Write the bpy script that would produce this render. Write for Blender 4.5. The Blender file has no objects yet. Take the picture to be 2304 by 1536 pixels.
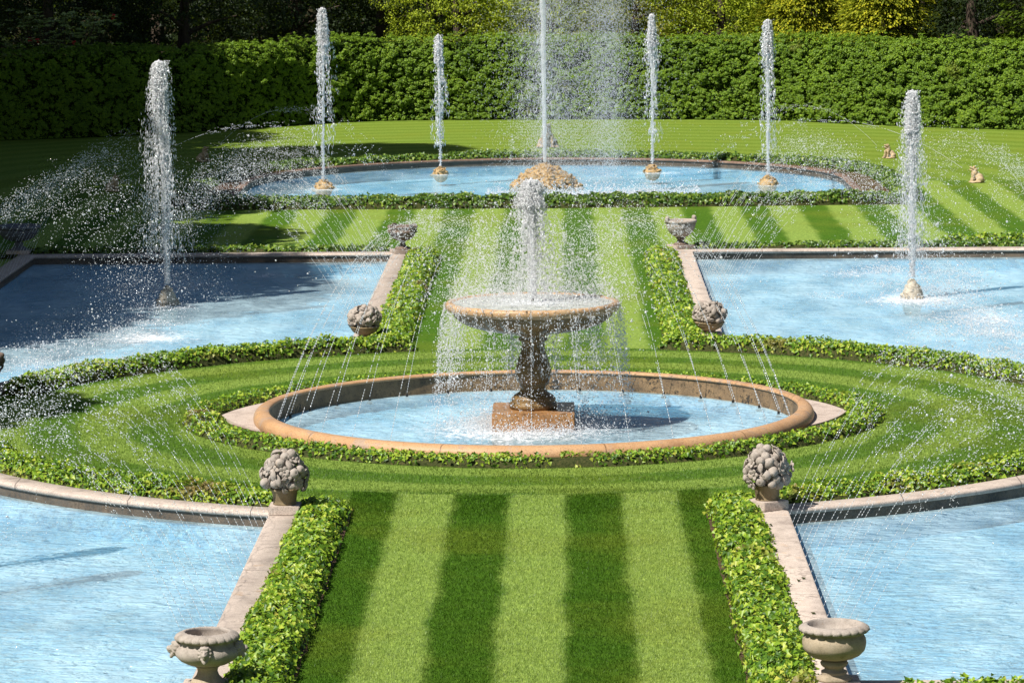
import bpy, bmesh, math, random
import numpy as np
from mathutils import Vector, Matrix, noise as mnoise
random.seed(7)
rng = np.random.default_rng(11)
SC = bpy.context.scene
COL = SC.collection
rad = math.radians
PI = math.pi

# ------------------------------------------------------------------ linking helpers
def tag(o, label=None, cat=None, group=None, kind=None):
    if label: o['label'] = label
    if cat: o['category'] = cat
    if group: o['group'] = group
    if kind: o['kind'] = kind
    return o

def empty(name, loc, label, cat, group=None, rz=0.0):
    o = bpy.data.objects.new(name, None); COL.objects.link(o)
    o.location = loc; o.rotation_euler = (0, 0, rz); o.empty_display_size = .1
    return tag(o, label, cat, group)

def link(name, me, mat=None, parent=None, loc=None):
    o = bpy.data.objects.new(name, me); COL.objects.link(o)
    if mat and not me.materials: me.materials.append(mat)
    if parent: o.parent = parent
    if loc: o.location = loc
    return o

def np_mesh(name, verts, faces, attr=None, smooth=False):
    """verts (N,3); faces (M,k) constant k"""
    me = bpy.data.meshes.new(name)
    verts = np.asarray(verts, np.float32); faces = np.asarray(faces, np.int32)
    k = faces.shape[1]
    me.vertices.add(len(verts)); me.vertices.foreach_set('co', verts.ravel())
    me.loops.add(faces.size); me.loops.foreach_set('vertex_index', faces.ravel())
    me.polygons.add(len(faces))
    me.polygons.foreach_set('loop_start', np.arange(0, faces.size, k, dtype=np.int32))
    me.polygons.foreach_set('loop_total', np.full(len(faces), k, np.int32))
    if smooth: me.polygons.foreach_set('use_smooth', np.ones(len(faces), bool))
    if attr is not None:
        a = me.attributes.new('rnd', 'FLOAT', 'POINT'); a.data.foreach_set('value', np.asarray(attr, np.float32))
    me.update(calc_edges=True)
    return me

def bm_mesh(name, bm, smooth=False):
    me = bpy.data.meshes.new(name); bm.normal_update(); bm.to_mesh(me); bm.free()
    if smooth:
        for p in me.polygons: p.use_smooth = True
    return me

# ------------------------------------------------------------------ value noise (numpy)
def _h(ix, iy, iz, s):
    n = (ix * 374761393 + iy * 668265263 + iz * 2147483647 + s * 974634777) & 0xffffffff
    n = ((n ^ (n >> 13)) * 1274126177) & 0xffffffff
    n = n ^ (n >> 16)
    return (n & 0xffffff) / float(0xffffff)
def vn(p, scale=1.0, s=0):
    p = np.asarray(p, float) * scale
    i = np.floor(p).astype(np.int64); f = p - i; f = f * f * (3 - 2 * f)
    out = 0
    for dx in (0, 1):
        for dy in (0, 1):
            for dz in (0, 1):
                w = (f[:, 0] if dx else 1 - f[:, 0]) * (f[:, 1] if dy else 1 - f[:, 1]) * (f[:, 2] if dz else 1 - f[:, 2])
                out = out + w * _h(i[:, 0] + dx, i[:, 1] + dy, i[:, 2] + dz, s)
    return out
def norm(v):
    return v / np.maximum(np.linalg.norm(v, axis=1, keepdims=True), 1e-9)
def rdir(n):
    return norm(rng.normal(size=(n, 3)))

# ------------------------------------------------------------------ material helpers
class E:
    """tiny expression builder over Math nodes"""
    nt = None
    def __init__(s, sock): s.s = sock
    @staticmethod
    def m(op, *a):
        n = E.nt.nodes.new('ShaderNodeMath'); n.operation = op
        for i, x in enumerate(a):
            if isinstance(x, E): E.nt.links.new(x.s, n.inputs[i])
            else: n.inputs[i].default_value = x
        return E(n.outputs[0])
    def __add__(s, o): return E.m('ADD', s, o)
    __radd__ = __add__
    def __sub__(s, o): return E.m('SUBTRACT', s, o)
    def __rsub__(s, o): return E.m('SUBTRACT', o, s)
    def __mul__(s, o): return E.m('MULTIPLY', s, o)
    __rmul__ = __mul__
    def __truediv__(s, o): return E.m('DIVIDE', s, o)
    def gt(s, o): return E.m('GREATER_THAN', s, o)
    def lt(s, o): return E.m('LESS_THAN', s, o)
    def abs(s): return E.m('ABSOLUTE', s)
def emix(f, a, b): return a + (b - a) * f if isinstance(a, E) or isinstance(b, E) else E.m('MULTIPLY_ADD', f, b - a, a)
def estep(x, a, b):
    n = E.nt.nodes.new('ShaderNodeMapRange'); n.interpolation_type = 'SMOOTHSTEP'
    E.nt.links.new(x.s, n.inputs[0]); n.inputs[1].default_value = a; n.inputs[2].default_value = b
    return E(n.outputs[0])

def mat(name):
    m = bpy.data.materials.new(name); m.use_nodes = True
    nt = m.node_tree; nt.nodes.clear(); E.nt = nt
    out = nt.nodes.new('ShaderNodeOutputMaterial')
    return m, nt, out
def node(nt, t, **kw):
    n = nt.nodes.new(t)
    for k, v in kw.items():
        if k in n.inputs: n.inputs[k].default_value = v
        else: setattr(n, k, v)
    return n
def coord(nt, scale=(1, 1, 1), which='Object'):
    tc = nt.nodes.new('ShaderNodeTexCoord'); mp = nt.nodes.new('ShaderNodeMapping')
    mp.inputs['Scale'].default_value = scale
    nt.links.new(tc.outputs[which], mp.inputs[0]); return mp.outputs[0]
def wpos(nt, scale=(1, 1, 1)):
    g = nt.nodes.new('ShaderNodeNewGeometry'); mp = nt.nodes.new('ShaderNodeMapping')
    mp.inputs['Scale'].default_value = scale
    nt.links.new(g.outputs['Position'], mp.inputs[0]); return mp.outputs[0]
def noise(nt, vec, scale, detail=4, rough=.6, dist=0.0):
    n = nt.nodes.new('ShaderNodeTexNoise'); nt.links.new(vec, n.inputs['Vector'])
    n.inputs['Scale'].default_value = scale; n.inputs['Detail'].default_value = detail
    n.inputs['Roughness'].default_value = rough; n.inputs['Distortion'].default_value = dist
    return n.outputs[0]
def ramp(nt, fac, stops):
    r = nt.nodes.new('ShaderNodeValToRGB'); nt.links.new(fac, r.inputs[0])
    el = r.color_ramp.elements
    while len(el) < len(stops): el.new(.5)
    for e, (p, c) in zip(el, stops):
        e.position = p; e.color = (*c, 1) if len(c) == 3 else c
    return r.outputs[0]
def mixc(nt, f, a, b, mode='MIX'):
    n = nt.nodes.new('ShaderNodeMix'); n.data_type = 'RGBA'; n.blend_type = mode
    for sock, v in ((n.inputs['Factor'], f), (n.inputs[6], a), (n.inputs[7], b)):
        if isinstance(v, E): v = v.s
        if isinstance(v, (int, float)): sock.default_value = v
        elif isinstance(v, tuple): sock.default_value = (*v, 1) if len(v) == 3 else v
        else: nt.links.new(v, sock)
    return n.outputs[2]
def bump(nt, h, strength=.5, dist=.01):
    b = nt.nodes.new('ShaderNodeBump'); nt.links.new(h, b.inputs['Height'])
    b.inputs['Strength'].default_value = strength; b.inputs['Distance'].default_value = dist
    return b.outputs[0]
def principled(nt, out, color, rough=.8, normal=None, spec=.3):
    p = nt.nodes.new('ShaderNodeBsdfPrincipled')
    if isinstance(color, tuple): p.inputs['Base Color'].default_value = (*color, 1)
    else: nt.links.new(color, p.inputs['Base Color'])
    if isinstance(rough, (int, float)): p.inputs['Roughness'].default_value = rough
    else: nt.links.new(rough, p.inputs['Roughness'])
    p.inputs['Specular IOR Level'].default_value = spec
    if normal is not None: nt.links.new(normal, p.inputs['Normal'])
    if out is not None: nt.links.new(p.outputs[0], out.inputs[0])
    return p

def leaf_mat(name, stops, trans=.3, rough=.45, spec=.35, patch=None):
    """leaf colour from the per leaf random value, gently varied in broad patches"""
    m, nt, out = mat(name)
    a = nt.nodes.new('ShaderNodeAttribute'); a.attribute_name = 'rnd'
    nz = noise(nt, wpos(nt), .9, 3)
    f = E(a.outputs['Fac']) * .75 + (E(nz) - .3) * .6
    c = ramp(nt, f.s, stops)
    if patch:
        c = mixc(nt, estep(E(noise(nt, wpos(nt), patch[0], 3)), patch[1], patch[1] + .12), c, patch[2])
    p = principled(nt, None, c, rough, None, spec)
    t = nt.nodes.new('ShaderNodeBsdfTranslucent')
    nt.links.new(mixc(nt, .35, c, (.35, .5, .03)), t.inputs[0])
    mx = nt.nodes.new('ShaderNodeMixShader'); mx.inputs[0].default_value = trans
    nt.links.new(p.outputs[0], mx.inputs[1]); nt.links.new(t.outputs[0], mx.inputs[2])
    nt.links.new(mx.outputs[0], out.inputs[0])
    return m

def stone_mat(name, base, dark, light, stain=.5, scale=3.0, rough=.85, moss=None, bumpd=.006, joints=None):
    m, nt, out = mat(name)
    v = wpos(nt)
    n1 = noise(nt, v, scale, 6, .65); n2 = noise(nt, v, scale * 9, 5, .7); n3 = noise(nt, v, scale * 40, 3, .7)
    c = ramp(nt, n1, [(.3, dark), (.52, base), (.75, light)])
    c = mixc(nt, estep(E(n2), .35, .75) * .35, c, light)
    c = mixc(nt, estep(E(n2) * .5 + E(n1) * .5, .5, .62) * stain, c, dark)
    if moss: c = mixc(nt, estep(E(noise(nt, v, scale * 1.7, 5, .7)), moss[0], moss[0] + .12) * moss[2], c, moss[1])
    pits = estep(E(n3), .3, .5)
    c = mixc(nt, pits, tuple(x * .55 for x in dark), c)
    if joints:
        g = nt.nodes.new('ShaderNodeNewGeometry'); sp = nt.nodes.new('ShaderNodeSeparateXYZ')
        nt.links.new(g.outputs['Position'], sp.inputs[0])
        X, Y = E(sp.outputs[0]), E(sp.outputs[1])
        if joints == 'line':
            q = E.m('PINGPONG', Y + .37, .85); q2 = E.m('PINGPONG', X + .2, .85)
            j = E.m('MAXIMUM', q.lt(.008) * X.abs().lt(3.32), q2.lt(.008) * X.abs().gt(3.35))
        else:
            ang = E.m('ARCTAN2', Y - 55.2, X)
            j = E.m('PINGPONG', ang + joints[1], joints[0]).lt(joints[2])
        c = mixc(nt, j * .75, c, tuple(x * .35 for x in dark))
    h = E(n2) * .6 + E(n3) * .4
    principled(nt, out, c, rough, bump(nt, h.s, .8, bumpd), .25)
    return m

# colours ------------------------------------------------------------------
M = {}
M['ivy'] = leaf_mat('ivy_leaf', [(.0, (.025, .07, .008)), (.3, (.065, .145, .012)), (.5, (.16, .28, .018)), (.72, (.28, .39, .032)), (.9, (.44, .47, .07)), (1, (.40, .20, .04))], .28, .42, .3, (.9, .60, (.17, .13, .04)))
M['ivy_far'] = leaf_mat('ivy_leaf_far', [(.0, (.02, .045, .01)), (.35, (.05, .11, .015)), (.65, (.11, .2, .022)), (.9, (.24, .32, .04)), (1, (.35, .22, .05))], .25, .4, .4)
M['hedge'] = leaf_mat('hedge_leaf', [(.0, (.05, .10, .008)), (.4, (.11, .20, .012)), (.75, (.20, .31, .018)), (1, (.30, .41, .03))], .25, .5, .25, (.55, .64, (.15, .14, .02)))
M['tree_green'] = leaf_mat('tree_leaf_yellow_green', [(.0, (.10, .14, .012)), (.4, (.22, .29, .015)), (.75, (.38, .44, .025)), (1, (.5, .52, .05))], .35, .5, .2)
M['tree_gold'] = leaf_mat('golden_cypress_leaf', [(.0, (.06, .08, .01)), (.4, (.22, .25, .018)), (.75, (.44, .42, .025)), (1, (.6, .54, .05))], .3, .5, .2)
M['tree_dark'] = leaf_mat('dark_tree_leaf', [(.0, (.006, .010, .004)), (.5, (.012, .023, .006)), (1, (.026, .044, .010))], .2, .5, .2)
M['tree_olive'] = leaf_mat('olive_tree_leaf', [(.0, (.09, .09, .012)), (.4, (.19, .19, .02)), (.75, (.30, .30, .03)), (1, (.42, .36, .06))], .35, .5, .2)
M['tree_mid'] = leaf_mat('mid_tree_leaf', [(.0, (.025, .05, .008)), (.4, (.06, .11, .012)), (.8, (.12, .2, .02)), (1, (.17, .26, .025))], .3, .5, .2)
M['rhodo'] = leaf_mat('rhododendron_leaf', [(.0, (.14, .2, .05)), (.5, (.34, .42, .12)), (1, (.6, .66, .28))], .2, .35, .5)  # leaf colour brightened to stand in for dappled sun on the shrub

m, nt, out = mat('petal_red'); principled(nt, out, (.5, .03, .04), .5); M['petal'] = m
m, nt, out = mat('bark')
c = ramp(nt, noise(nt, wpos(nt, (6, 6, 1)), 2, 6), [(.3, (.02, .014, .01)), (.7, (.09, .065, .045))])
principled(nt, out, c, .95); M['bark'] = m
m, nt, out = mat('soil')
c = ramp(nt, noise(nt, wpos(nt), 9, 6, .75), [(.3, (.03, .016, .01)), (.55, (.1, .055, .035)), (.8, (.2, .12, .08))])
principled(nt, out, c, .95, bump(nt, noise(nt, wpos(nt), 30, 5), .8, .02)); M['soil'] = m
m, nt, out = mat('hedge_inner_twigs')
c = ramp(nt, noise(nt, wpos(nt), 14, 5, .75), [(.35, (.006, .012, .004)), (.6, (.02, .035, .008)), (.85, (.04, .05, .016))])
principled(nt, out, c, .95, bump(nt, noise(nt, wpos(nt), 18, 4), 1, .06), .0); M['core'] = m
m, nt, out = mat('ivy_stems')
c = ramp(nt, noise(nt, wpos(nt), 22, 5, .75), [(.3, (.012, .02, .006)), (.55, (.05, .055, .018)), (.8, (.14, .085, .045))])
principled(nt, out, c, .95, bump(nt, noise(nt, wpos(nt), 40, 4), 1, .02), .1); M['stems'] = m

# lawn: mown stripes follow the real passes of the mower
def lawn_mat(name, blades=False):
    m, nt, out = mat(name)
    g = nt.nodes.new('ShaderNodeNewGeometry'); sp = nt.nodes.new('ShaderNodeSeparateXYZ')
    nt.links.new(g.outputs['Position'], sp.inputs[0])
    X, Y = E(sp.outputs[0]), E(sp.outputs[1])
    wob = (E(noise(nt, wpos(nt), .6, 2)) - .5) * .34 + (E(noise(nt, wpos(nt), 9, 3)) - .5) * .22
    def stripe(s, phase, soft=.11):
        q = E.m('PINGPONG', s + phase + wob, .75)       # 0..0.75..0, one pass each way
        return estep(q, .375 - soft, .375 + soft)
    r1 = E.m('SQRT', X * X + (Y - 55.2) * (Y - 55.2))
    r2 = E.m('SQRT', X * X + (Y - 101) * (Y - 101))
    s_str = 1 - stripe((X - .1).abs(), 0.0)
    s_ring = stripe(r1, .12)
    s_far = 1 - stripe(r2, .25)
    inring = E.m('MULTIPLY', r1.lt(9.3), 1 - (X.abs().lt(2.4) * (r1 - Y.gt(55.2) * 1.75).gt(7.1)))
    far = Y.gt(101)
    s = s_str * (1 - inring) + (s_ring * .78 + .12) * inring
    s = s * (1 - far) + (s_far * .34 + .33) * far
    s = s + (E(noise(nt, wpos(nt), 3.0, 4, .7)) - .5) * .45
    s = E.m('MINIMUM', E.m('MAXIMUM', s, 0.0), 1.0)
    fn = noise(nt, wpos(nt), 60 if not blades else 25, 4, .75)
    big = noise(nt, wpos(nt), .35, 4)
    dk = ramp(nt, fn, [(.25, (.024, .070, .005)), (.55, (.058, .138, .007)), (.85, (.105, .20, .015))])
    lt = ramp(nt, fn, [(.25, (.12, .18, .022)), (.55, (.225, .325, .062)), (.85, (.37, .46, .14))])
    c = mixc(nt, s, dk, lt)
    c = mixc(nt, estep(E(big), .45, .7) * .35, c, (.17, .2, .02))
    c = mixc(nt, 1.0, c, ramp(nt, noise(nt, wpos(nt, (1, .35, 1)), 16, 4, .8), [(.3, (.62, .68, .6)), (.5, (1, 1, 1)), (.72, (1.5, 1.4, 1.5))]), 'MULTIPLY')
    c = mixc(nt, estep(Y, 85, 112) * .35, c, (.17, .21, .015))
    if blades:
        a = nt.nodes.new('ShaderNodeAttribute'); a.attribute_name = 'rnd'
        r = E(a.outputs['Fac'])
        c = mixc(nt, 1.0, c, ramp(nt, r.s, [(0, (.7, .7, .65)), (.7, (1.15, 1.15, 1.1)), (1, (1.8, 1.7, 1.6))]), 'MULTIPLY')
        p = principled(nt, None, c, .5, None, .3)
        t = nt.nodes.new('ShaderNodeBsdfTranslucent'); nt.links.new(c, t.inputs[0])
        mx = nt.nodes.new('ShaderNodeMixShader'); mx.inputs[0].default_value = .35
        nt.links.new(p.outputs[0], mx.inputs[1]); nt.links.new(t.outputs[0], mx.inputs[2])
        nt.links.new(mx.outputs[0], out.inputs[0])
    else:
        hb = noise(nt, wpos(nt), 45, 5, .8)
        principled(nt, out, c, .9, bump(nt, hb, .9, .03), .1)
    return m
M['lawn'] = lawn_mat('mown_lawn'); M['blades'] = lawn_mat('grass_blades', True)
m, nt, out = mat('forest_floor')
c = ramp(nt, noise(nt, wpos(nt), 1.5, 6, .7), [(.3, (.012, .014, .007)), (.7, (.045, .035, .02))])
principled(nt, out, c, .95, None, 0); M['floor'] = m

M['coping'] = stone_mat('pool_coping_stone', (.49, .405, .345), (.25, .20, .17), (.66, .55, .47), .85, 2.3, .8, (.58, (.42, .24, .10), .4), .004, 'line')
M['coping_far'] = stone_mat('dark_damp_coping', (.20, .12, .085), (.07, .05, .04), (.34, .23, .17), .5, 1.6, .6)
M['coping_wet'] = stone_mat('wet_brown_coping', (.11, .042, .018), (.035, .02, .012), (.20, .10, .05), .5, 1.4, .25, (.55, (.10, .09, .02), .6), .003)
M['wall'] = stone_mat('stained_basin_wall', (.10, .085, .07), (.025, .024, .022), (.27, .18, .11), .6, 2.2, .5)
M['rim'] = stone_mat('round_pool_rim', (.46, .265, .13), (.33, .18, .09), (.53, .36, .22), .6, 1.6, .5, (.52, (.33, .24, .18), .85), .004, (.28, .2, .0022))
M['rim_wall'] = stone_mat('round_pool_inner_wall', (.21, .14, .08), (.035, .03, .026), (.42, .26, .12), 1, 2.2, .6)
M['slab'] = stone_mat('pale_paving_slab', (.47, .38, .32), (.25, .19, .16), (.58, .49, .43), .3, 3, .85)
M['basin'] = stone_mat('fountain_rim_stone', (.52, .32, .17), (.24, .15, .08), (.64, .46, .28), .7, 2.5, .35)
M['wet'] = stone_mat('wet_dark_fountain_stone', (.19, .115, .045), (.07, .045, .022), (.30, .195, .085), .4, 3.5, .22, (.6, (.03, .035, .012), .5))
M['plinth'] = stone_mat('wet_orange_plinth', (.40, .20, .075), (.18, .085, .035), (.50, .32, .18), .4, 3, .3)
M['carved'] = stone_mat('carved_grey_stone', (.37, .315, .27), (.20, .17, .145), (.52, .46, .41), .6, 9, .9, (.60, (.40, .25, .11), .6), .009)
M['carved_warm'] = stone_mat('carved_buff_stone', (.36, .285, .20), (.19, .155, .10), (.48, .40, .31), .45, 6, .9, (.58, (.16, .13, .04), .6), .004)
M['carved_dark'] = stone_mat('carved_dark_stone', (.17, .125, .10), (.07, .055, .045), (.29, .20, .15), .45, 6, .9)
M['lead'] = stone_mat('weathered_grey_urn', (.13, .13, .145), (.06, .06, .07), (.24, .24, .26), .45, 6, .8)
M['basket'] = stone_mat('mossy_basket_bowl', (.24, .175, .095), (.10, .075, .04), (.36, .28, .18), .4, 6, .9)
M['rock'] = stone_mat('yellow_rock', (.42, .28, .13), (.18, .115, .05), (.62, .44, .23), .45, 5, .55, (.55, (.2, .16, .11), .5), .01)
M['rock_pale'] = stone_mat('pale_shell_rock', (.50, .44, .35), (.22, .19, .15), (.68, .62, .52), .4, 9, .6, None, .01)
M['frog'] = stone_mat('sandy_frog_stone', (.50, .37, .22), (.33, .23, .14), (.60, .48, .33), .3, 9, .8)
m, nt, out = mat('black_pipe'); principled(nt, out, (.02, .02, .02), .4); M['pipe'] = m

# pool floor: blue tile under shallow water
m, nt, out = mat('blue_tile_painted_ripples')
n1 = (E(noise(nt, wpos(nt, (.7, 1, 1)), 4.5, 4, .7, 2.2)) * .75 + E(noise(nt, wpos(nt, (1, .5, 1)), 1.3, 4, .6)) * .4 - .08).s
c = ramp(nt, n1, [(.25, (.13, .36, .58)), (.48, (.27, .52, .69)), (.72, (.62, .74, .73))])  # pale mottling puts rippled caustic light into the tile colour
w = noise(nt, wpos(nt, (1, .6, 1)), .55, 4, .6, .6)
c = mixc(nt, estep(E(w), .62, .72) * .35, c, (.42, .44, .40))  # this and the next tint paint in tan caustic-like reflections
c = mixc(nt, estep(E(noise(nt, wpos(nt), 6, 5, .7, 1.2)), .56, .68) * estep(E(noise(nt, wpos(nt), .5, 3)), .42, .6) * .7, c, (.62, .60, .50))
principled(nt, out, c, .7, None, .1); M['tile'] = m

# water surface: clear, reflecting more at grazing angles
def water_mat(name, bd, b0, b1):
    m, nt, out = mat(name)
    v1 = noise(nt, wpos(nt, (.55, 1, 1)), 3.6, 4, .55, 1.2)
    v2 = noise(nt, wpos(nt, (.6, 1, 1)), 9, 2, .5, .8)
    bn = bump(nt, (E(v1) * .74 + E(v2) * .26).s, 1.0, bd)
    tr = nt.nodes.new('ShaderNodeBsdfTransparent'); tr.inputs[0].default_value = (.80, .93, .98, 1)
    gl = node(nt, 'ShaderNodeBsdfGlossy', Roughness=.06); gl.inputs[0].default_value = (.95, .97, 1, 1)
    nt.links.new(bn, gl.inputs['Normal'])
    fr = nt.nodes.new('ShaderNodeFresnel'); fr.inputs[0].default_value = 1.33; nt.links.new(bn, fr.inputs['Normal'])
    mx = nt.nodes.new('ShaderNodeMixShader'); f = E.m('MINIMUM', E(fr.outputs[0]) * .9, .6); nt.links.new(f.s, mx.inputs[0])
    nt.links.new(tr.outputs[0], mx.inputs[1]); nt.links.new(gl.outputs[0], mx.inputs[2])
    df = nt.nodes.new('ShaderNodeBsdfDiffuse'); df.inputs[0].default_value = (.51, .70, .79, 1); nt.links.new(bn, df.inputs['Normal'])
    mx2 = nt.nodes.new('ShaderNodeMixShader')       # fine air bubbles stirred in by the falling spray
    nt.links.new(emix(estep(E(noise(nt, wpos(nt, (1, .45, 1)), .8, 5, .6)), .35, .7), b0, b1).s, mx2.inputs[0])
    nt.links.new(mx.outputs[0], mx2.inputs[1]); nt.links.new(df.outputs[0], mx2.inputs[2])
    nt.links.new(mx2.outputs[0], out.inputs[0])
    return m


M['water'] = water_mat('pool_water', .22, .22, .50)
M['water_far'] = water_mat('far_pool_water', .05, .06, .24)

# airborne water: white where it scatters the light
def spray_mat(name, alpha):
    m, nt, out = mat(name)
    d = node(nt, 'ShaderNodeBsdfDiffuse'); d.inputs[0].default_value = (.97, .97, .99, 1)
    t = node(nt, 'ShaderNodeBsdfTranslucent'); t.inputs[0].default_value = (.97, .97, .99, 1)
    g = node(nt, 'ShaderNodeBsdfGlossy', Roughness=.08)
    a = nt.nodes.new('ShaderNodeMixShader'); a.inputs[0].default_value = .5
    nt.links.new(d.outputs[0], a.inputs[1]); nt.links.new(t.outputs[0], a.inputs[2])
    b = nt.nodes.new('ShaderNodeMixShader'); b.inputs[0].default_value = .2
    nt.links.new(a.outputs[0], b.inputs[1]); nt.links.new(g.outputs[0], b.inputs[2])
    tr = node(nt, 'ShaderNodeBsdfTransparent')
    cm = nt.nodes.new('ShaderNodeMixShader'); cm.inputs[0].default_value = alpha
    nt.links.new(tr.outputs[0], cm.inputs[1]); nt.links.new(b.outputs[0], cm.inputs[2])
    nt.links.new(cm.outputs[0], out.inputs[0]); return m
M['spray'] = spray_mat('spray_drops', .85)
M['mist'] = spray_mat('fine_mist_drops', .45)
M['froth'] = spray_mat('frothing_water', .8)
m, nt, out = mat('foam')
a = nt.nodes.new('ShaderNodeAttribute'); a.attribute_name = 'rnd'
fn = noise(nt, wpos(nt, (1, .6, 1)), 9, 6, .75, .4)
f = estep(E(fn) + (E(a.outputs['Fac']) - 1) * .55, .22, .62)
d = node(nt, 'ShaderNodeBsdfDiffuse'); d.inputs[0].default_value = (.85, .87, .9, 1)
tr = node(nt, 'ShaderNodeBsdfTransparent')
cm = nt.nodes.new('ShaderNodeMixShader'); nt.links.new((f * .9).s, cm.inputs[0])
nt.links.new(tr.outputs[0], cm.inputs[1]); nt.links.new(d.outputs[0], cm.inputs[2]); nt.links.new(cm.outputs[0], out.inputs[0])
M['foam'] = m
m, nt, out = mat('frothy_basin_water')
c = ramp(nt, noise(nt, wpos(nt), 7, 5, .7, .4), [(.35, (.30, .32, .27)), (.6, (.62, .63, .60))])
principled(nt, out, c, .25, bump(nt, noise(nt, wpos(nt), 12, 4), .8, .03), .5); M['frothy'] = m
m, nt, out = mat('foliage_far')
principled(nt, out, ramp(nt, noise(nt, wpos(nt), 2, 5), [(.3, (.006, .01, .004)), (.7, (.02, .03, .01))]), .95, None, 0); M['farwood'] = m

# ------------------------------------------------------------------ shape helpers
def box_bm(bm, x0, x1, y0, y1, z0, z1, bev=0.0):
    r = bmesh.ops.create_cube(bm, size=1)
    for v in r['verts']:
        v.co = Vector(((x0 + x1) / 2 + v.co.x * (x1 - x0), (y0 + y1) / 2 + v.co.y * (y1 - y0), (z0 + z1) / 2 + v.co.z * (z1 - z0)))
    if bev:
        es = set(e for v in r['verts'] for e in v.link_edges)
        bmesh.ops.bevel(bm, geom=list(es), offset=bev, segments=2, affect='EDGES')

def lathe(prof, n=64, mod=None, name='lathe'):
    """prof list of (r,z). mod(theta, r, z, i)->(r,z)"""
    th = np.arange(n) / n * 2 * PI
    V = []
    for i, (r, z) in enumerate(prof):
        for t in th:
            rr, zz = (r, z) if mod is None else mod(t, r, z, i)
            V.append((rr * math.cos(t), rr * math.sin(t), zz))
    F = []
    for i in range(len(prof) - 1):
        for j in range(n):
            k = (j + 1) % n
            F.append((i * n + j, i * n + k, (i + 1) * n + k, (i + 1) * n + j))
    me = np_mesh(name, V, F, smooth=True)
    return me

def offset_path(pts, d):
    """offset closed polygon (CCW) outward by d, mitred"""
    n = len(pts); out = []
    for i in range(n):
        a, b, c = np.array(pts[i - 1]), np.array(pts[i]), np.array(pts[(i + 1) % n])
        u = (b - a) / np.linalg.norm(b - a); v = (c - b) / np.linalg.norm(c - b)
        nu = np.array([u[1], -u[0]]); nv = np.array([v[1], -v[0]])
        m_ = nu + nv; m_ = m_ / np.linalg.norm(m_); k = 1 / max(.35, float(m_ @ nu))
        out.append(tuple(b + m_ * d * k))
    return out

def sweep_closed(pts, prof, name):
    """prof: list of (offset outward, z)"""
    V = []; n = len(pts)
    for d, z in prof:
        for x, y in (offset_path(pts, d) if abs(d) > 1e-9 else pts): V.append((x, y, z))
    F = [(i * n + j, i * n + (j + 1) % n, (i + 1) * n + (j + 1) % n, (i + 1) * n + j) for i in range(len(prof) - 1) for j in range(n)]
    return np_mesh(name, V, F)

def fill(loops, z, name):
    cu = bpy.data.curves.new(name, 'CURVE'); cu.dimensions = '2D'; cu.fill_mode = 'BOTH'
    for lp in loops:
        s = cu.splines.new('POLY'); s.points.add(len(lp) - 1)
        for p, (x, y) in zip(s.points, lp): p.co = (x, y, 0, 1)
        s.use_cyclic_u = True
    o = bpy.data.objects.new(name + '_tmp', cu); COL.objects.link(o)
    dg = bpy.context.evaluated_depsgraph_get(); dg.update()
    me = bpy.data.meshes.new_from_object(o.evaluated_get(dg)); me.name = name
    bpy.data.objects.remove(o); bpy.data.curves.remove(cu)
    bm = bmesh.new(); bm.from_mesh(me)
    for v in bm.verts: v.co.z = z
    bmesh.ops.remove_doubles(bm, verts=bm.verts, dist=1e-5)
    for f in bm.faces:
        if f.normal.z < 0: f.normal_flip()
    bm.to_mesh(me); bm.free(); me.materials.clear()
    return me

def blob_union(parts, voxel=.02, name='blob', smooth_iter=3, disp=0.0, dscale=20):
    """one continuous surface out of ellipsoids: (centre, radii, euler)"""
    bm = bmesh.new()
    for c, r, e in parts:
        mtx = Matrix.Translation(c) @ (Matrix.Rotation(e[2], 4, 'Z') @ Matrix.Rotation(e[1], 4, 'Y') @ Matrix.Rotation(e[0], 4, 'X')) @ Matrix.Diagonal((*r, 1))
        bmesh.ops.create_icosphere(bm, subdivisions=3, radius=1, matrix=mtx)
    me = bm_mesh('t', bm); o = bpy.data.objects.new('t', me); COL.objects.link(o)
    md = o.modifiers.new('r', 'REMESH'); md.mode = 'VOXEL'; md.voxel_size = voxel
    s = o.modifiers.new('s', 'SMOOTH'); s.iterations = smooth_iter; s.factor = .5
    dg = bpy.context.evaluated_depsgraph_get(); dg.update()
    me2 = bpy.data.meshes.new_from_object(o.evaluated_get(dg)); me2.name = name
    bpy.data.objects.remove(o)
    for v in me2.vertices:
        if disp: v.co += v.co.normalized() * disp * (mnoise.noise(v.co * dscale))
    for p in me2.polygons: p.use_smooth = True
    return me2

def leaves_mesh(name, P, N, size, T=None, aspect=.9, seed=0, fold=.18, simple=False):
    """P positions, N facing normals; leaf = lobed blade folded along its midrib"""
    n = len(P); N = norm(N)
    if T is None: T = rdir(n)
    T = norm(T - N * np.sum(T * N, 1, keepdims=True)); B = np.cross(N, T)
    s = np.asarray(size).reshape(-1, 1) * np.ones((n, 1))
    if simple:
        uv = [(0, -.5, 0), (.5 * aspect, .05, fold), (0, .5, 0), (-.5 * aspect, .05, fold)]
        fc = [(0, 1, 2), (0, 2, 3)]
    else:
        uv = [(0, -.42, 0), (-.5 * aspect, -.28, fold), (-.3 * aspect, .02, fold * .6), (0, .55, -.02), (.3 * aspect, .02, fold * .6), (.5 * aspect, -.28, fold)]
        fc = [(0, 3, 2), (0, 2, 1), (0, 5, 4), (0, 4, 3)]
    k = len(uv)
    V = np.stack([P + B * (a * s) + T * (b * s) + N * (c * s) for a, b, c in uv], 1).reshape(-1, 3)
    base = (np.arange(n) * k)[:, None, None]
    F = (base + np.array(fc)[None]).reshape(-1, 3)
    r = np.repeat(rng.random(n), k)
    return np_mesh(name, V, F, r)

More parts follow.
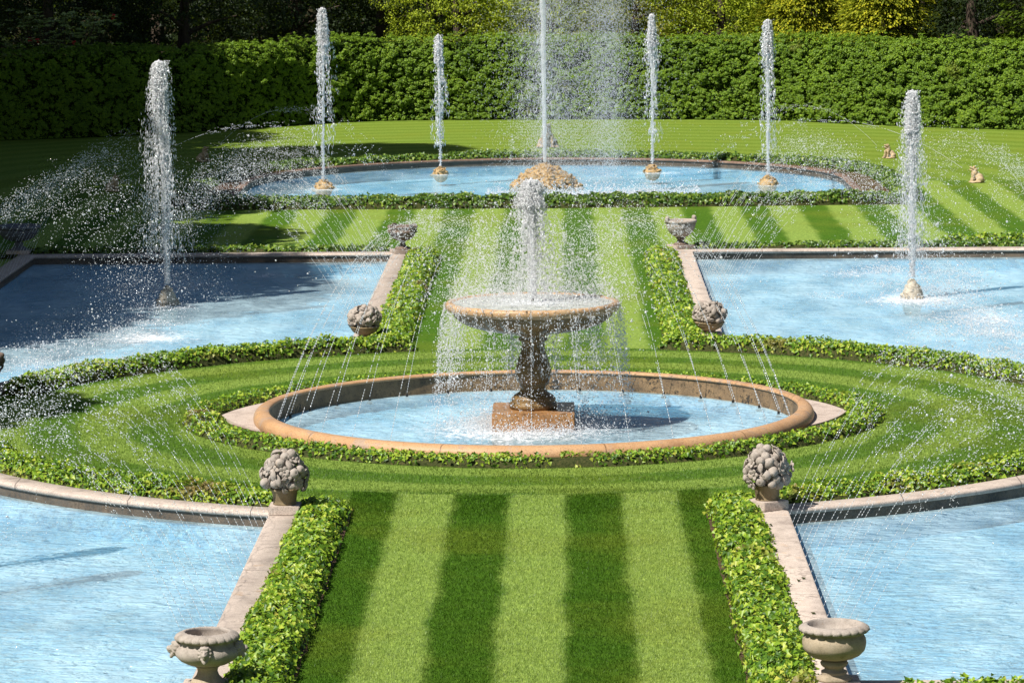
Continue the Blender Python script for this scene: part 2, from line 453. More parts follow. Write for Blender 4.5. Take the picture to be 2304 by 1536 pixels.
def drops_mesh(name, P, r, D=None, L=None):
    """small eight sided drops, drawn out by L along D"""
    P = np.asarray(P, float); n = len(P); r = np.asarray(r, float).reshape(-1, 1) * np.ones((n, 1))
    if D is None: D = rdir(n)
    D = norm(np.asarray(D, float))
    L = r if L is None else np.maximum(np.asarray(L, float).reshape(-1, 1) * np.ones((n, 1)), r)
    A = norm(np.cross(D, np.where(np.abs(D[:, 2:3]) > .9, [[1., 0, 0]], [[0., 0, 1]]))); B = np.cross(D, A)
    V = np.stack([P + D * L, P - D * L, P + A * r, P - A * r, P + B * r, P - B * r], 1).reshape(-1, 3)
    fc = np.array([(0, 2, 4), (0, 4, 3), (0, 3, 5), (0, 5, 2), (1, 4, 2), (1, 3, 4), (1, 5, 3), (1, 2, 5)])
    F = ((np.arange(n) * 6)[:, None, None] + fc[None]).reshape(-1, 3)
    return np_mesh(name, V, F, smooth=True)

def circ(cx, cy, r, n=96, a0=0, a1=2 * PI, end=False):
    return [(cx + r * math.cos(a0 + (a1 - a0) * i / (n - (1 if end else 0))), cy + r * math.sin(a0 + (a1 - a0) * i / (n - (1 if end else 0)))) for i in range(n)]

# ------------------------------------------------------------------ plan (metres)
CY = 55.2            # centre of the round pool
ZC, ZW, ZF = .12, -.08, -.42
RW = 9.62            # circle cut out of the four long pools
def pool_outline(sx, back):
    yb = 80.35 if back else 35.9
    x0, x1 = 3.32, 11.35
    y1 = CY + (3.4 if back else -3.4)
    a0 = math.asin(3.4 / RW) ; a1 = math.acos(x0 / RW)
    sy = 1 if back else -1
    arc = [(RW * math.cos(a), CY + sy * RW * math.sin(a)) for a in np.linspace(a0, a1, 40)]
    pts = [(x1, y1)] + arc + [(x0, yb), (x1, yb)] if arc[0][0] < x1 else arc + [(x0, yb), (x1, yb)]
    pts = [(sx * x, y) for x, y in pts]
    A = sum(pts[i][0] * pts[(i + 1) % len(pts)][1] - pts[(i + 1) % len(pts)][0] * pts[i][1] for i in range(len(pts)))
    return pts if A > 0 else pts[::-1]
POOLS = {(s, b): pool_outline(s, b) for s in (-1, 1) for b in (False, True)}
FAR = [(8.3, 94.3)] + circ(0, 101, 8.3, 60, 0, PI, True) + [(-8.3, 94.3)]

# lawn sheet, reaching out to the horizon, with the six basins let into it
holes = [offset_path(p, .2) for p in POOLS.values()] + [offset_path(FAR, .2), circ(0, CY, 4.15, 128)]
lawn = link('lawn', fill([[(-900, -300), (900, -300), (900, 1500), (-900, 1500)]] + holes, 0, 'lawn'), M['lawn'])
tag(lawn, 'striped mown lawn around the pools', None, None, 'structure')
hb = [(-60, 117), (-30, 119), (-18.8, 121.6), (-13.2, 124.8), (-9.9, 127.8), (-5.6, 131), (0, 130.9), (5, 130.4), (9, 129), (13.5, 124.6), (19, 121), (30, 119), (60, 117), (60, 320), (-60, 320)]
ff = link('forest_floor', fill([hb], .006, 'forest_floor'), M['floor']); tag(ff, 'dark woodland floor behind the hedge', None, None, 'structure')

# sweep profiles
def basin(key, pts, name, label, group, w=.37):
    wm = M['water_far' if key == 'f' else 'water']
    root = empty(name, (0, 0, 0), label, 'pool', group)
    cop = sweep_closed(pts, [(0.0, .045), (-.028, .05), (-.032, .095), (-.022, ZC - .01), (.0, ZC), (w - .02, ZC), (w, ZC - .02), (w, -.12)], 'coping')
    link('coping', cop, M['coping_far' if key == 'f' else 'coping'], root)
    link('basin_wall', sweep_closed(pts, [(.0, ZW - .03), (.0, .046)], 'basin_wall'), M['wall'], root)
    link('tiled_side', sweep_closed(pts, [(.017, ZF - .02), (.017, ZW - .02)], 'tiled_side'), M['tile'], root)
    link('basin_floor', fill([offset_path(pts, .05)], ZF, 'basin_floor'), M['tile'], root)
    wt = link('water', fill([offset_path(pts, .012)], ZW, 'water'), wm)
    tag(wt, None, None, None, 'structure')
    return root
basin((-1, 0), POOLS[(-1, False)], 'pool', 'nearest blue pool on the left, cut by the front left corner of the photo', 'four long pools around the round fountain')
basin((1, 0), POOLS[(1, False)], 'pool', 'nearest blue pool on the right, beside the plain bowled urn', 'four long pools around the round fountain')
basin((-1, 1), POOLS[(-1, True)], 'pool', 'long blue pool half in tree shade, left and behind the round fountain', 'four long pools around the round fountain')
basin((1, 1), POOLS[(1, True)], 'pool', 'bright sunlit long pool right and behind the round fountain', 'four long pools around the round fountain')
far = basin('f', FAR, 'pool', 'farthest pool, rounded at the back, holding the big rock mound', None, .2)
# wet brown paving filling both shoulders of the far pool
for s in (-1, 1):
    a = np.linspace(rad(2), rad(40), 16)
    pin = [(8.5, 95.2)] + [(8.5 * math.cos(t), 101 + 8.5 * math.sin(t)) for t in a]
    wd = np.linspace(.55, .22, 16)
    pout = [((8.5 + w) * math.cos(t), 101 + (8.5 + w) * math.sin(t)) for t, w in zip(a, wd)][::-1] + [(9.25, 95.2)]
    poly = [(s * x, y) for x, y in pin + pout]
    if s < 0: poly = poly[::-1]
    bm = bmesh.new(); vs = [bm.verts.new((x, y, .0)) for x, y in poly]; f = bm.faces.new(vs)
    r = bmesh.ops.extrude_face_region(bm, geom=[f])
    for g in r['geom']:
        if isinstance(g, bmesh.types.BMVert): g.co.z = .105
    bmesh.ops.triangulate(bm, faces=bm.faces)
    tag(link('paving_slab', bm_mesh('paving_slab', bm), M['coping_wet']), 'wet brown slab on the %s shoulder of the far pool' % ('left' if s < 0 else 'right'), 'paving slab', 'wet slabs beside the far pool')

# round pool -------------------------------------------------------------
rp = empty('round_pool', (0, CY, 0), 'round stone pool with a thick rolled tan rim under the tiered fountain', 'pool')
R0 = 4.17
prof = [(-.092, .165), (-.112, .175), (-.115, .195), (-.10, .214), (-.07, .222)] + [(-.0 + .135 * math.cos(a), .088 + .135 * math.sin(a)) for a in np.linspace(PI * .5, -PI * .15, 9)] + [(.12, .02), (.12, -.1)]
link('rim', lathe([(R0 + d, z) for d, z in prof], 220, lambda t, r, z, i: (r + .006 * math.sin(5 * t), z)), M['rim'], rp)
link('inner_wall', lathe([(R0 - .09, -.13), (R0 - .09, .18)], 200), M['rim_wall'], rp)
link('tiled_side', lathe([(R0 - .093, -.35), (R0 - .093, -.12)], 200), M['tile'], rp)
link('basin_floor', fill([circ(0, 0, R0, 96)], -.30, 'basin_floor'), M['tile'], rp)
wt = link('water', fill([circ(0, CY, R0 - .095, 120)], -.10, 'water'), M['water']); tag(wt, None, None, None, 'structure')
for s in (-1, 1):
    pts = []
    for t in np.linspace(-26, 26, 21): pts.append((4.26 + .58 * (1 - abs(t) / 26) ** .8, t))
    poly = [(s * r * math.cos(rad(t)), CY + .4 + r * math.sin(rad(t))) for r, t in pts]
    inner = [(s * 4.2 * math.cos(rad(t)), CY + .4 + 4.2 * math.sin(rad(t))) for t in np.linspace(26, -26, 21)]
    bm = bmesh.new(); vs = [bm.verts.new((x, y, 0)) for x, y in poly + inner]; f = bm.faces.new(vs)
    r = bmesh.ops.extrude_face_region(bm, geom=[f])
    for g in r['geom']:
        if isinstance(g, bmesh.types.BMVert): g.co.z = .045
    bmesh.ops.triangulate(bm, faces=bm.faces); bmesh.ops.recalc_face_normals(bm, faces=bm.faces)
    tag(link('paving_slab', bm_mesh('paving_slab', bm), M['slab']), 'pale pointed slab against the %s side of the round pool rim' % ('left' if s < 0 else 'right'), 'paving slab', 'pale slabs beside the round pool')
sb = link('soil', lathe([(4.25, .012), (4.62, .012)], 128), M['soil']); sb.location = (0, CY, 0)
for s_ in (-1, 1):
    for y0, y1 in ((34, 47.1), (63.9, 80.7)):
        V = []; K = 60
        for i in range(K):
            y = y0 + (y1 - y0) * i / (K - 1)
            V += [(s_ * (2.315 + .05 * mnoise.noise(Vector((y * 2.3, s_, 0)))), y, .010), (s_ * 3.0, y, .010)]
        F = [(2 * i, 2 * i + 1, 2 * i + 3, 2 * i + 2) for i in range(K - 1)]
        tag(link('soil', np_mesh('soil', V, F), M['soil']), 'strip of bare brown soil under an ivy border', None, None, 'structure')
tag(sb, 'ring of bare reddish soil around the round pool', None, None, 'structure')

# tiered fountain -----------------------------------------------------------
ft = empty('fountain', (0, CY, -.3), 'tiered stone fountain with one wide basin on a dark baluster in the round pool', 'fountain')
bm = bmesh.new(); box_bm(bm, -.63, .63, -.63, .63, 0, .48, .012); link('plinth', bm_mesh('plinth', bm), M['plinth'], ft)
ped = [(.0, .48), (.37, .48), (.375, .54), (.36, .57), (.33, .585), (.345, .62), (.30, .68), (.22, .73), (.185, .78), (.185, .81), (.215, .83), (.20, .85), (.245, .90), (.275, .97), (.28, 1.05), (.26, 1.15), (.22, 1.27), (.185, 1.38), (.175, 1.47), (.185, 1.51), (.225, 1.53), (.225, 1.56), (.20, 1.58), (.26, 1.62), (.31, 1.64), (.31, 1.68), (.27, 1.70), (0, 1.70)]
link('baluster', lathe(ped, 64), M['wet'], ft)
def gad(t, r, z, i):
    k = .035 * abs(math.sin(t * 14)) * (1 if 2 < i < 11 else 0)
    return r + k * min(1, r), z - k * .3
und = [(.24, 1.66), (.30, 1.665), (.46, 1.675), (.66, 1.70), (.84, 1.74), (.99, 1.79), (1.10, 1.85), (1.175, 1.92), (1.205, 1.985), (1.21, 2.0)]
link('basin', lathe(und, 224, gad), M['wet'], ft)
rimp = [(1.20, 1.985), (1.26, 1.985), (1.31, 2.0), (1.335, 2.035), (1.34, 2.085), (1.325, 2.115), (1.29, 2.13), (1.25, 2.128), (1.22, 2.11), (1.17, 2.05), (.9, 1.98), (.4, 1.95), (0, 1.95)]
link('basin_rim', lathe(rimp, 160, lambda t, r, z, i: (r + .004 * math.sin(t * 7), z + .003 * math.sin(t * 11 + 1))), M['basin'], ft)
bm = bmesh.new(); bmesh.ops.create_cone(bm, cap_ends=True, segments=16, radius1=.022, radius2=.018, depth=.12, matrix=Matrix.Translation((0, 0, 2.15)))
link('nozzle', bm_mesh('nozzle', bm), M['pipe'], ft)
bw = link('water', fill([circ(0, 0, 1.24, 80)], 2.108, 'water'), M['frothy'], ft)
# nozzles round the pool wall
NZ = 34
noz = None
for i in range(NZ):
    a = 2 * PI * (i + .5) / NZ
    if noz is None:
        bm = bmesh.new()
        bmesh.ops.create_cone(bm, cap_ends=True, segments=12, radius1=.024, radius2=.018, depth=.09, matrix=Matrix.Translation((0, 0, .0)))
        bmesh.ops.create_cone(bm, cap_ends=True, segments=12, radius1=.045, radius2=.045, depth=.03, matrix=Matrix.Translation((0, 0, -.04)))
        noz = link('water_nozzle', bm_mesh('water_nozzle', bm), M['pipe']); o = noz
    else:
        o = noz.copy(); COL.objects.link(o)
    o.location = (3.98 * math.cos(a), CY + 3.98 * math.sin(a), -.10)
    side = 'back' if math.sin(a) > .3 else ('front' if math.sin(a) < -.3 else ('right' if math.cos(a) > 0 else 'left'))
    tag(o, 'small black nozzle inside the round pool wall along its %s part' % side, 'nozzle', 'water nozzles, %s part of the round pool' % side)

# ------------------------------------------------------------------ ivy borders
def border(name, label, path, hw, h, dens, lsize, matk='ivy', closed=False, group='ivy borders around the lawns and pools', hwf=None, gaps=0.0, z0=0.0):
    path = np.array(path, float)
    P2 = np.vstack([path, path[:1]]) if closed else path
    seg = np.linalg.norm(np.diff(P2, axis=0), axis=1); cum = np.concatenate([[0], np.cumsum(seg)]); Ltot = cum[-1]
    def at(s):
        i = np.clip(np.searchsorted(cum, s, 'right') - 1, 0, len(seg) - 1)
        f = (s - cum[i]) / seg[i]
        p = P2[i] + (P2[i + 1] - P2[i]) * f[:, None]; t = (P2[i + 1] - P2[i]) / seg[i][:, None]
        return p, t
    def surf(s, v, infl=1.0, lump=1.0):
        p, t = at(s); nrm = np.stack([t[:, 1], -t[:, 0]], 1)
        wl = hw * (1 if hwf is None else hwf(s / Ltot))
        wl = wl * (1 + .12 * (vn(np.stack([s, s * 0, s * 0 + 3], 1), 1.3, 5) - .5) * 2)
        av = np.abs(v)
        z = h * (1 - av ** 3.2) ** .6
        q = np.stack([p[:, 0] + nrm[:, 0] * v * wl, p[:, 1] + nrm[:, 1] * v * wl, z], 1)
        lum = (vn(q, 3.2, 1) - .45) * .45 + (vn(q, 8.0, 2) - .5) * .25
        if not closed:
            e = np.minimum(s, Ltot - s) / .25; q[:, 2] *= np.clip(e, 0, 1) ** .4
        q[:, 2] = z0 + q[:, 2] * infl * (1 + lum * lump)
        q[:, :2] += nrm * (v * lum * .12 * lump)[:, None]
        N = np.stack([nrm[:, 0] * np.sign(v) * av ** 2.2 * 1.2, nrm[:, 1] * np.sign(v) * av ** 2.2 * 1.2, 1.05 - av ** 3], 1)
        return q, norm(N)
    root = empty(name, (0, 0, 0), label, 'ivy border', group)
    ns = max(24, int(Ltot * 5)); nv = 11
    S, Vv = np.meshgrid(np.linspace(0, Ltot, ns), np.linspace(-1, 1, nv), indexing='ij')
    q, _ = surf(S.ravel() * .9999, Vv.ravel(), .78, .8)
    F = [(i * nv + j, i * nv + j + 1, (i + 1) * nv + j + 1, (i + 1) * nv + j) for i in range(ns - 1) for j in range(nv - 1)]
    link('stems', np_mesh('stems', q, F), M['stems'], root)
    n = int(Ltot * (2 * hw + 1.4 * h) * dens)
    s = rng.random(n) * Ltot; v = rng.uniform(-1, 1, n); v = np.sign(v) * np.abs(v) ** .8
    q, N = surf(s, v, 1.0, 1.0)
    if gaps:
        keep = vn(q, 1.6, 9) + .35 * vn(q, 6, 8) > gaps; q, N = q[keep], N[keep]
    n = len(q)
    q += N * rng.uniform(-.06, .035, (n, 1)) + rng.normal(0, .008, (n, 3)); q[:, 2] = np.maximum(q[:, 2], .012)
    N2 = norm(N + rdir(n) * .85 + np.array([[-.05, -.25, .2]]))
    T = norm(N * .0 + rdir(n) * .8 + np.array([[0, 0, -.8]]))
    sz = lsize * rng.uniform(.6, 1.25, n)
    link('leaves', leaves_mesh('leaves', q, N2, sz, T), M[matk], root)
    return root

def arcp(cx, cy, r, a0, a1, n=60):
    return [(cx + r * math.cos(rad(a)), cy + r * math.sin(rad(a))) for a in np.linspace(a0, a1, n)]
border('ivy_border', 'leafy green ivy strip on the near left side of the central lawn', [(-2.68, 34.2), (-2.68, 40), (-2.68, 46.9)], .34, .23, 800, .070)
border('ivy_border', 'leafy green ivy strip on the near right side of the central lawn', [(2.68, 34.2), (2.68, 40), (2.68, 46.9)], .34, .23, 800, .070)
border('ivy_border', 'curved ivy bank between round lawn and front left pool', arcp(0, CY, 8.82, 249, 196), .42, .26, 760, .064)
border('ivy_border', 'curved ivy bank between round lawn and front right pool', arcp(0, CY, 8.82, 291, 344), .42, .25, 760, .064)
border('ivy_border', 'curved ivy bank between round lawn and the shaded back left pool', arcp(0, CY, 9.02, 104, 160), .30, .25, 640, .070)
border('ivy_border', 'curved ivy bank between round lawn and the sunlit back right pool', arcp(0, CY, 8.98, 76, 20), .30, .24, 640, .070)
def ringp():
    out = []
    for a in np.linspace(0, 360, 160, endpoint=False):
        c = abs(math.cos(rad(a))); r = 4.60 + .52 * c ** 5
        out.append((r * math.cos(rad(a)), CY + .25 * c ** 5 + r * math.sin(rad(a))))
    return out
border('ivy_border', 'ragged ring of ivy hugging the rim of the round pool', ringp(), .21, .145, 760, .062, closed=True, gaps=.36,
       hwf=lambda u: 1 + .45 * np.abs(np.cos(u * 2 * PI)) ** 4)
border('ivy_border', 'ivy strip left of the far stretch of central lawn, behind the fountain spray', [(-2.64, 64.0), (-2.64, 72), (-2.64, 80.6)], .36, .22, 460, .085, 'ivy')
border('ivy_border', 'ivy strip right of the far stretch of central lawn, behind the fountain spray', [(2.64, 64.0), (2.64, 72), (2.64, 80.6)], .36, .22, 460, .085, 'ivy')
border('ivy_border', 'low ivy edging along the far end of the back left pool', [(-12.2, 81.1), (-7, 81.05), (-3.3, 81.05)], .26, .20, 420, .09, 'ivy_far', gaps=.42)
border('ivy_border', 'low ivy edging along the far end of the back right pool', [(3.3, 81.05), (8, 81.05), (14, 81.1)], .26, .20, 420, .09, 'ivy_far', gaps=.38)
border('ivy_border', 'bushier ivy clump behind the far end of the back right pool', [(8.9, 81.7), (11, 81.95), (14.2, 82.1)], .38, .26, 420, .09, 'ivy')
border('ivy_border', 'straight dark ivy band along the front of the farthest pool', [(-9.2, 93.6), (0, 93.35), (9.3, 93.7)], .36, .29, 420, .10, 'ivy_far')
border('ivy_border', 'ivy band curving round the back of the farthest pool', [(9.55, 94.4)] + arcp(0, 101, 9.5, 0, 45, 16) + arcp(0, 101, 8.82, 50, 130, 40) + arcp(0, 101, 9.5, 135, 180, 16) + [(-9.55, 94.4)], .36, .26, 400, .10, 'ivy_far')
border('ivy_border', 'ivy tips at the very front edge right of the near right pool end', [(3.6, 35.0), (8, 35.0), (11.5, 35.0)], .36, .25, 620, .072)

# ------------------------------------------------------------------ grass blades
def blades(name, label, n, samp, hgt, wid):
    P = samp(n); n = len(P)
    s = np.abs(P[:, 0] - .1); r1 = np.hypot(P[:, 0], P[:, 1] - CY)
    par = np.where((r1 < 9.3) & ~((np.abs(P[:, 0]) < 2.4) & (r1 > 7.1 + 1.75 * (P[:, 1] > 55.2))), np.sin((r1 + .12) / .75 * PI + PI / 2), np.cos(s / .75 * PI + 0))
    lean = np.where(par > 0, .55, -.35)[:, None] * np.array([[0, 1., 0]])
    up = norm(np.array([[0, 0, 1.]]) + lean + rng.normal(0, .35, (n, 3)) * [1, 1, .3])
    side = norm(np.cross(up, rdir(n)))
    h = hgt * rng.uniform(.5, 1.15, (n, 1)); w = wid * rng.uniform(.6, 1.2, (n, 1))
    V = np.stack([P - side * w, P + side * w, P + up * h], 1).reshape(-1, 3)
    F = np.arange(3 * n).reshape(-1, 3)
    o = link(name, np_mesh(name, V, F, np.repeat(rng.random(n), 3)), M['blades']); tag(o, label, 'grass', None, 'stuff')
def s_near(n):
    y = 34 + 14.6 * rng.random(n) ** 1.25
    return np.stack([rng.uniform(-2.42, 2.42, n), y, np.zeros(n)], 1)
def s_ring(n):
    a = rng.random(n) * 2 * PI; r = np.sqrt(rng.uniform(4.7 ** 2, 8.75 ** 2, n))
    P = np.stack([r * np.cos(a), CY + r * np.sin(a), np.zeros(n)], 1)
    return P[rng.random(n) < np.where(P[:, 1] < 57, 1, .6)]
blades('grass', 'short mown grass on the near central lawn', 230000, s_near, .034, .0035)
blades('grass', 'short mown grass on the round lawn', 200000, s_ring, .038, .005)

# ------------------------------------------------------------------ tall clipped hedge
HB = np.array([(-26, 117.5), (-22, 119.0), (-18.3, 121.0), (-15.4, 122.2), (-12.7, 124.2), (-9.9, 126.9), (-8.2, 128.8), (-5.4, 130.1), (-.5, 130.1), (4.2, 129.6), (8.1, 128.4), (10.3, 126.3), (13.1, 124.0), (16, 122.2), (20, 120.3), (25, 118.2)])
def smooth_path(P, k=14):
    out = []
    for i in range(len(P) - 1):
        p0, p1, p2, p3 = P[max(i - 1, 0)], P[i], P[i + 1], P[min(i + 2, len(P) - 1)]
        for t in np.linspace(0, 1, k, endpoint=False):
            out.append(.5 * ((2 * p1) + (-p0 + p2) * t + (2 * p0 - 5 * p1 + 4 * p2 - p3) * t * t + (-p0 + 3 * p1 - 3 * p2 + p3) * t ** 3))
    out.append(P[-1]); return np.array(out)
HP = smooth_path(HB)
seg = np.linalg.norm(np.diff(HP, axis=0), axis=1); hc = np.concatenate([[0], np.cumsum(seg)]); HL = hc[-1]
def hedge_at(s):
    i = np.clip(np.searchsorted(hc, s, 'right') - 1, 0, len(seg) - 1); f = (s - hc[i]) / seg[i]
    p = HP[i] + (HP[i + 1] - HP[i]) * f[:, None]; t = (HP[i + 1] - HP[i]) / seg[i][:, None]
    return p, np.stack([t[:, 1], -t[:, 0]], 1)      # front normal towards the garden
hedge = empty('hedge', (0, 130, 0), 'tall clipped dense green hedge closing off the garden behind the lawns', 'hedge')
HH = 2.86
def hsurf(s, v):
    """v 0..1 up the face, 1..1.4 over the top"""
    p, nr = hedge_at(s)
    z = np.minimum(v, 1) * HH; back = np.clip(v - 1, 0, 1) * 3.0
    top = HH * (1 + .035 * (vn(np.stack([s, s * 0, s * 0], 1), .5, 3) - .5) + .02 * (vn(np.stack([s, s * 0, s * 0], 1), 2.0, 4) - .5))
    z = z * top / HH
    rnd = np.clip((v - .9) / .1, 0, 1)
    q = np.stack([p[:, 0] - nr[:, 0] * (back + rnd * .1), p[:, 1] - nr[:, 1] * (back + rnd * .1), z], 1)
    N = np.stack([nr[:, 0] * (1 - np.clip((v - .92) / .12, 0, 1)), nr[:, 1] * (1 - np.clip((v - .92) / .12, 0, 1)), .15 + np.clip((v - .92) / .1, 0, 1)], 1)
    return q, norm(N)
ns, nv = 420, 26
S, Vv = np.meshgrid(np.linspace(0, HL * .9999, ns), np.linspace(0, 1.4, nv), indexing='ij')
q, N = hsurf(S.ravel(), Vv.ravel())
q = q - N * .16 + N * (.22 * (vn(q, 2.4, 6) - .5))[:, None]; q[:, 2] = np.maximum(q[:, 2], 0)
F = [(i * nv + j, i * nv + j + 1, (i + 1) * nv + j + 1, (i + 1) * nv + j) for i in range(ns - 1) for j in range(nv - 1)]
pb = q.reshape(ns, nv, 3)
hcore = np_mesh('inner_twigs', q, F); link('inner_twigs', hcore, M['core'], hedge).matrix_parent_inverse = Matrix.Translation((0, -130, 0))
# tufts of leaves
nt_ = 27000
s = rng.random(nt_) * HL; v = rng.random(nt_) ** .9 * 1.22
c, N = hsurf(s, v)
l = (vn(c, 2.6, 6) + .8 * vn(c, 6.2, 7)) / 1.8
keep = l + rng.normal(0, .05, nt_) > .385
c, N, l = c[keep], N[keep], l[keep]
c = c + N * ((l - .5) * .42)[:, None]
c[:, 2] += (v[keep] > .93) * rng.exponential(.06, len(c))
k = 24
C = np.repeat(c, k, 0); NN = np.repeat(N, k, 0); D = rdir(len(C)); D = np.where(np.sum(D * NN, 1, keepdims=True) < -.2, -D, D)
P = C + D * (.085 * rng.random((len(C), 1)) ** .5) * [1, 1, .75]
P[:, 2] = np.maximum(P[:, 2], .05)
nb_ = 90000; s2 = rng.random(nb_) * HL; v2_ = rng.random(nb_) * 1.15
c2, N2_ = hsurf(s2, v2_); c2 = c2 + N2_ * (-.10 + .22 * (vn(c2, 2.4, 6) - .5) + rng.normal(0, .03, nb_))[:, None]; c2[:, 2] = np.maximum(c2[:, 2], .03)
P = np.vstack([P, c2]); D = np.vstack([D, rdir(nb_)]); NN = np.vstack([NN, N2_]); C = P
lm = leaves_mesh('leaves', P, norm(D * .6 + NN * .35 + rdir(len(C)) * .45 + [[-.1, -.1, .35]]), .047 * rng.uniform(.6, 1.4, len(C)), simple=True, fold=.12, aspect=.75)
link('leaves', lm, M['hedge'], hedge).matrix_parent_inverse = Matrix.Translation((0, -130, 0))

# ------------------------------------------------------------------ trees
def tube(V, F, pts, rads, n=8):
    pts = [Vector(p) for p in pts]; b = len(V)
    for i, p in enumerate(pts):
        d = (pts[min(i + 1, len(pts) - 1)] - pts[max(i - 1, 0)]).normalized()
        a = d.orthogonal().normalized(); c2 = d.cross(a)
        for j in range(n):
            t = 2 * PI * j / n; V.append(p + (a * math.cos(t) + c2 * math.sin(t)) * rads[i])
    for i in range(len(pts) - 1):
        for j in range(n): F.append((b + i * n + j, b + i * n + (j + 1) % n, b + (i + 1) * n + (j + 1) % n, b + (i + 1) * n + j))

def tree(x, y, h, r, label, matk, nclump, cr, per, leaf, z0=1.5, shape='round', group=None, name='tree', droop=0.0, dens_low=1.0, cat='tree'):
    root = empty(name, (x, y, 0), label, cat, group)
    V, F = [], []
    tr = .022 * h + .05
    tp = [(0, 0, 0)] + [(random.uniform(-.02, .02) * h, random.uniform(-.02, .02) * h, h * t) for t in (.2, .4, .6, .85)]
    tube(V, F, tp, [tr * 1.3, tr, tr * .8, tr * .55, tr * .2], 10)
    for i in range(9):
        zz = z0 + (h - z0) * random.uniform(.05, .75); a = random.uniform(0, 2 * PI); L = r * random.uniform(.6, .95) * (1 - .5 * (zz - z0) / (h - z0))
        tube(V, F, [(0, 0, zz), (L * .5 * math.cos(a), L * .5 * math.sin(a), zz + L * .22), (L * math.cos(a), L * math.sin(a), zz + L * (.35 - droop))], [tr * .4, tr * .25, tr * .08], 6)
    link('trunk', np_mesh('trunk', [tuple(v) for v in V], F, smooth=True), M['bark'], root)
    # clumps spread through an uneven crown
    n = nclump
    u = rng.random(n) ** dens_low; zz = z0 + (h - z0) * u
    a = rng.random(n) * 2 * PI
    if shape == 'cone': R = r * (1 - u) ** .75 + .25
    else: R = r * np.sqrt(np.clip(1 - (2 * u - .85) ** 2 / 1.4, .03, 1))
    Rl = R * (.72 + .55 * (vn(np.stack([np.cos(a) * 1.5, np.sin(a) * 1.5, zz * .7], 1), 1.3, int(abs(x) * 7) % 97)))
    rr = Rl * (1 - .42 * rng.random(n) ** 1.7)
    c = np.stack([rr * np.cos(a), rr * np.sin(a), zz + (R - rr) * .2 - droop * rr * .25], 1)
    out_ = norm(np.stack([np.cos(a), np.sin(a), np.full(n, .35)], 1))
    C = np.repeat(c, per, 0); O = np.repeat(out_, per, 0); D = rdir(len(C))
    P = C + D * cr * (rng.random((len(C), 1)) ** .5) * [1, 1, .6]
    if droop:
        P[:, 2] -= droop * .6 * cr * np.sum(D * O, 1).clip(0); T = norm(O + [[0, 0, -droop]] + rdir(len(C)) * .35)
        lm = leaves_mesh('crown', P, norm(np.array([[0, 0, 1.]]) + O * .5 + rdir(len(C)) * .35), leaf * rng.uniform(.6, 1.4, len(C)), T, simple=True, aspect=.42)
    else:
        lm = leaves_mesh('crown', P, norm(D * .5 + O * .35 + rdir(len(C)) * .6 + [[0, 0, .3]]), leaf * rng.uniform(.6, 1.3, len(C)), simple=True, aspect=.7)
    link('crown', lm, M[matk], root)
    return root
G1 = 'trees standing behind the tall hedge'
# dark ones at the left, yellow green in the middle, gold and dark on the right
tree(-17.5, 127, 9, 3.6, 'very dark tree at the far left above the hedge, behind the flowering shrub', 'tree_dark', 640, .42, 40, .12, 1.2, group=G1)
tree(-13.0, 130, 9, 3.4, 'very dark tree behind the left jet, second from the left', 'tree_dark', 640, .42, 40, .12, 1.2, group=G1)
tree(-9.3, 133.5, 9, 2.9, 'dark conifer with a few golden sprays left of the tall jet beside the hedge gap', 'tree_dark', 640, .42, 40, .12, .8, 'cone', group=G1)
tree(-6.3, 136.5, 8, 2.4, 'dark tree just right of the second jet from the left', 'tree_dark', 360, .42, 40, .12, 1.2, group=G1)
tree(-3.4, 133.9, 7.0, 2.6, 'loose yellow green tree left of the centre behind the hedge', 'tree_green', 900, .36, 40, .08, .8, group=G1)
tree(0.0, 134.2, 7.5, 2.6, 'yellow green tree with bare twigs behind the tallest jet', 'tree_green', 900, .36, 40, .08, .8, group=G1)
tree(3.2, 134.4, 7.0, 2.5, 'olive brown twiggy tree just right of the tallest jet', 'tree_olive', 800, .36, 40, .08, .8, group=G1)
tree(6.2, 133.2, 7.5, 2.6, 'bright lime green tree behind the jet right of centre', 'tree_green', 900, .36, 40, .08, .8, group=G1)
tree(9.3, 131.9, 7.5, 2.1, 'golden cypress with drooping sprays behind the second jet from the right', 'tree_gold', 460, .5, 60, .16, 1.0, 'cone', group=G1, droop=.9)
tree(12.0, 129.2, 7.0, 1.9, 'golden cypress with drooping sprays, farther right of the pair', 'tree_gold', 420, .5, 60, .16, 1.0, 'cone', group=G1, droop=.9)
tree(15.2, 129.4, 9, 2.6, 'dark hollow conifer right of the golden cypresses', 'tree_dark', 300, .5, 50, .13, 1.6, group=G1, droop=.5)
tree(17.6, 125.6, 9, 2.1, 'mid green tree with hanging leafy twigs at the far right', 'tree_mid', 160, .45, 40, .13, 2.4, group=G1, droop=.6)
tree(20.0, 128.5, 9, 3.2, 'very dark tree closing the far right corner', 'tree_dark', 360, .45, 40, .13, 1.0, group=G1)
# second row
for i, (x, y) in enumerate([(-22, 134), (-15, 139), (-10, 143), (-4.5, 142), (0.5, 143), (5, 142.5), (10, 141), (14, 137), (18.5, 136), (24, 132)]):
    tree(x, y, 10, 3.9, 'dark tree seen only through gaps between the trees behind the hedge', 'tree_dark' if i in (0, 1, 2, 3, 7, 8, 9) else 'tree_green', 420, .6, 36, .17, .8, group='dark trees filling the gaps of the row behind the hedge')
# far-off wood that reads as one mass
n = 9000
P = np.stack([rng.uniform(-45, 45, n), rng.uniform(152, 160, n), rng.random(n) * 11], 1)
wd = link('distant_wood', leaves_mesh('distant_wood', P, rdir(n) + [[0, -1, .4]], .9 * rng.uniform(.6, 1.4, n), simple=True), M['farwood']); tag(wd, 'dark mass of woodland behind the trees', 'woodland', None, 'stuff')
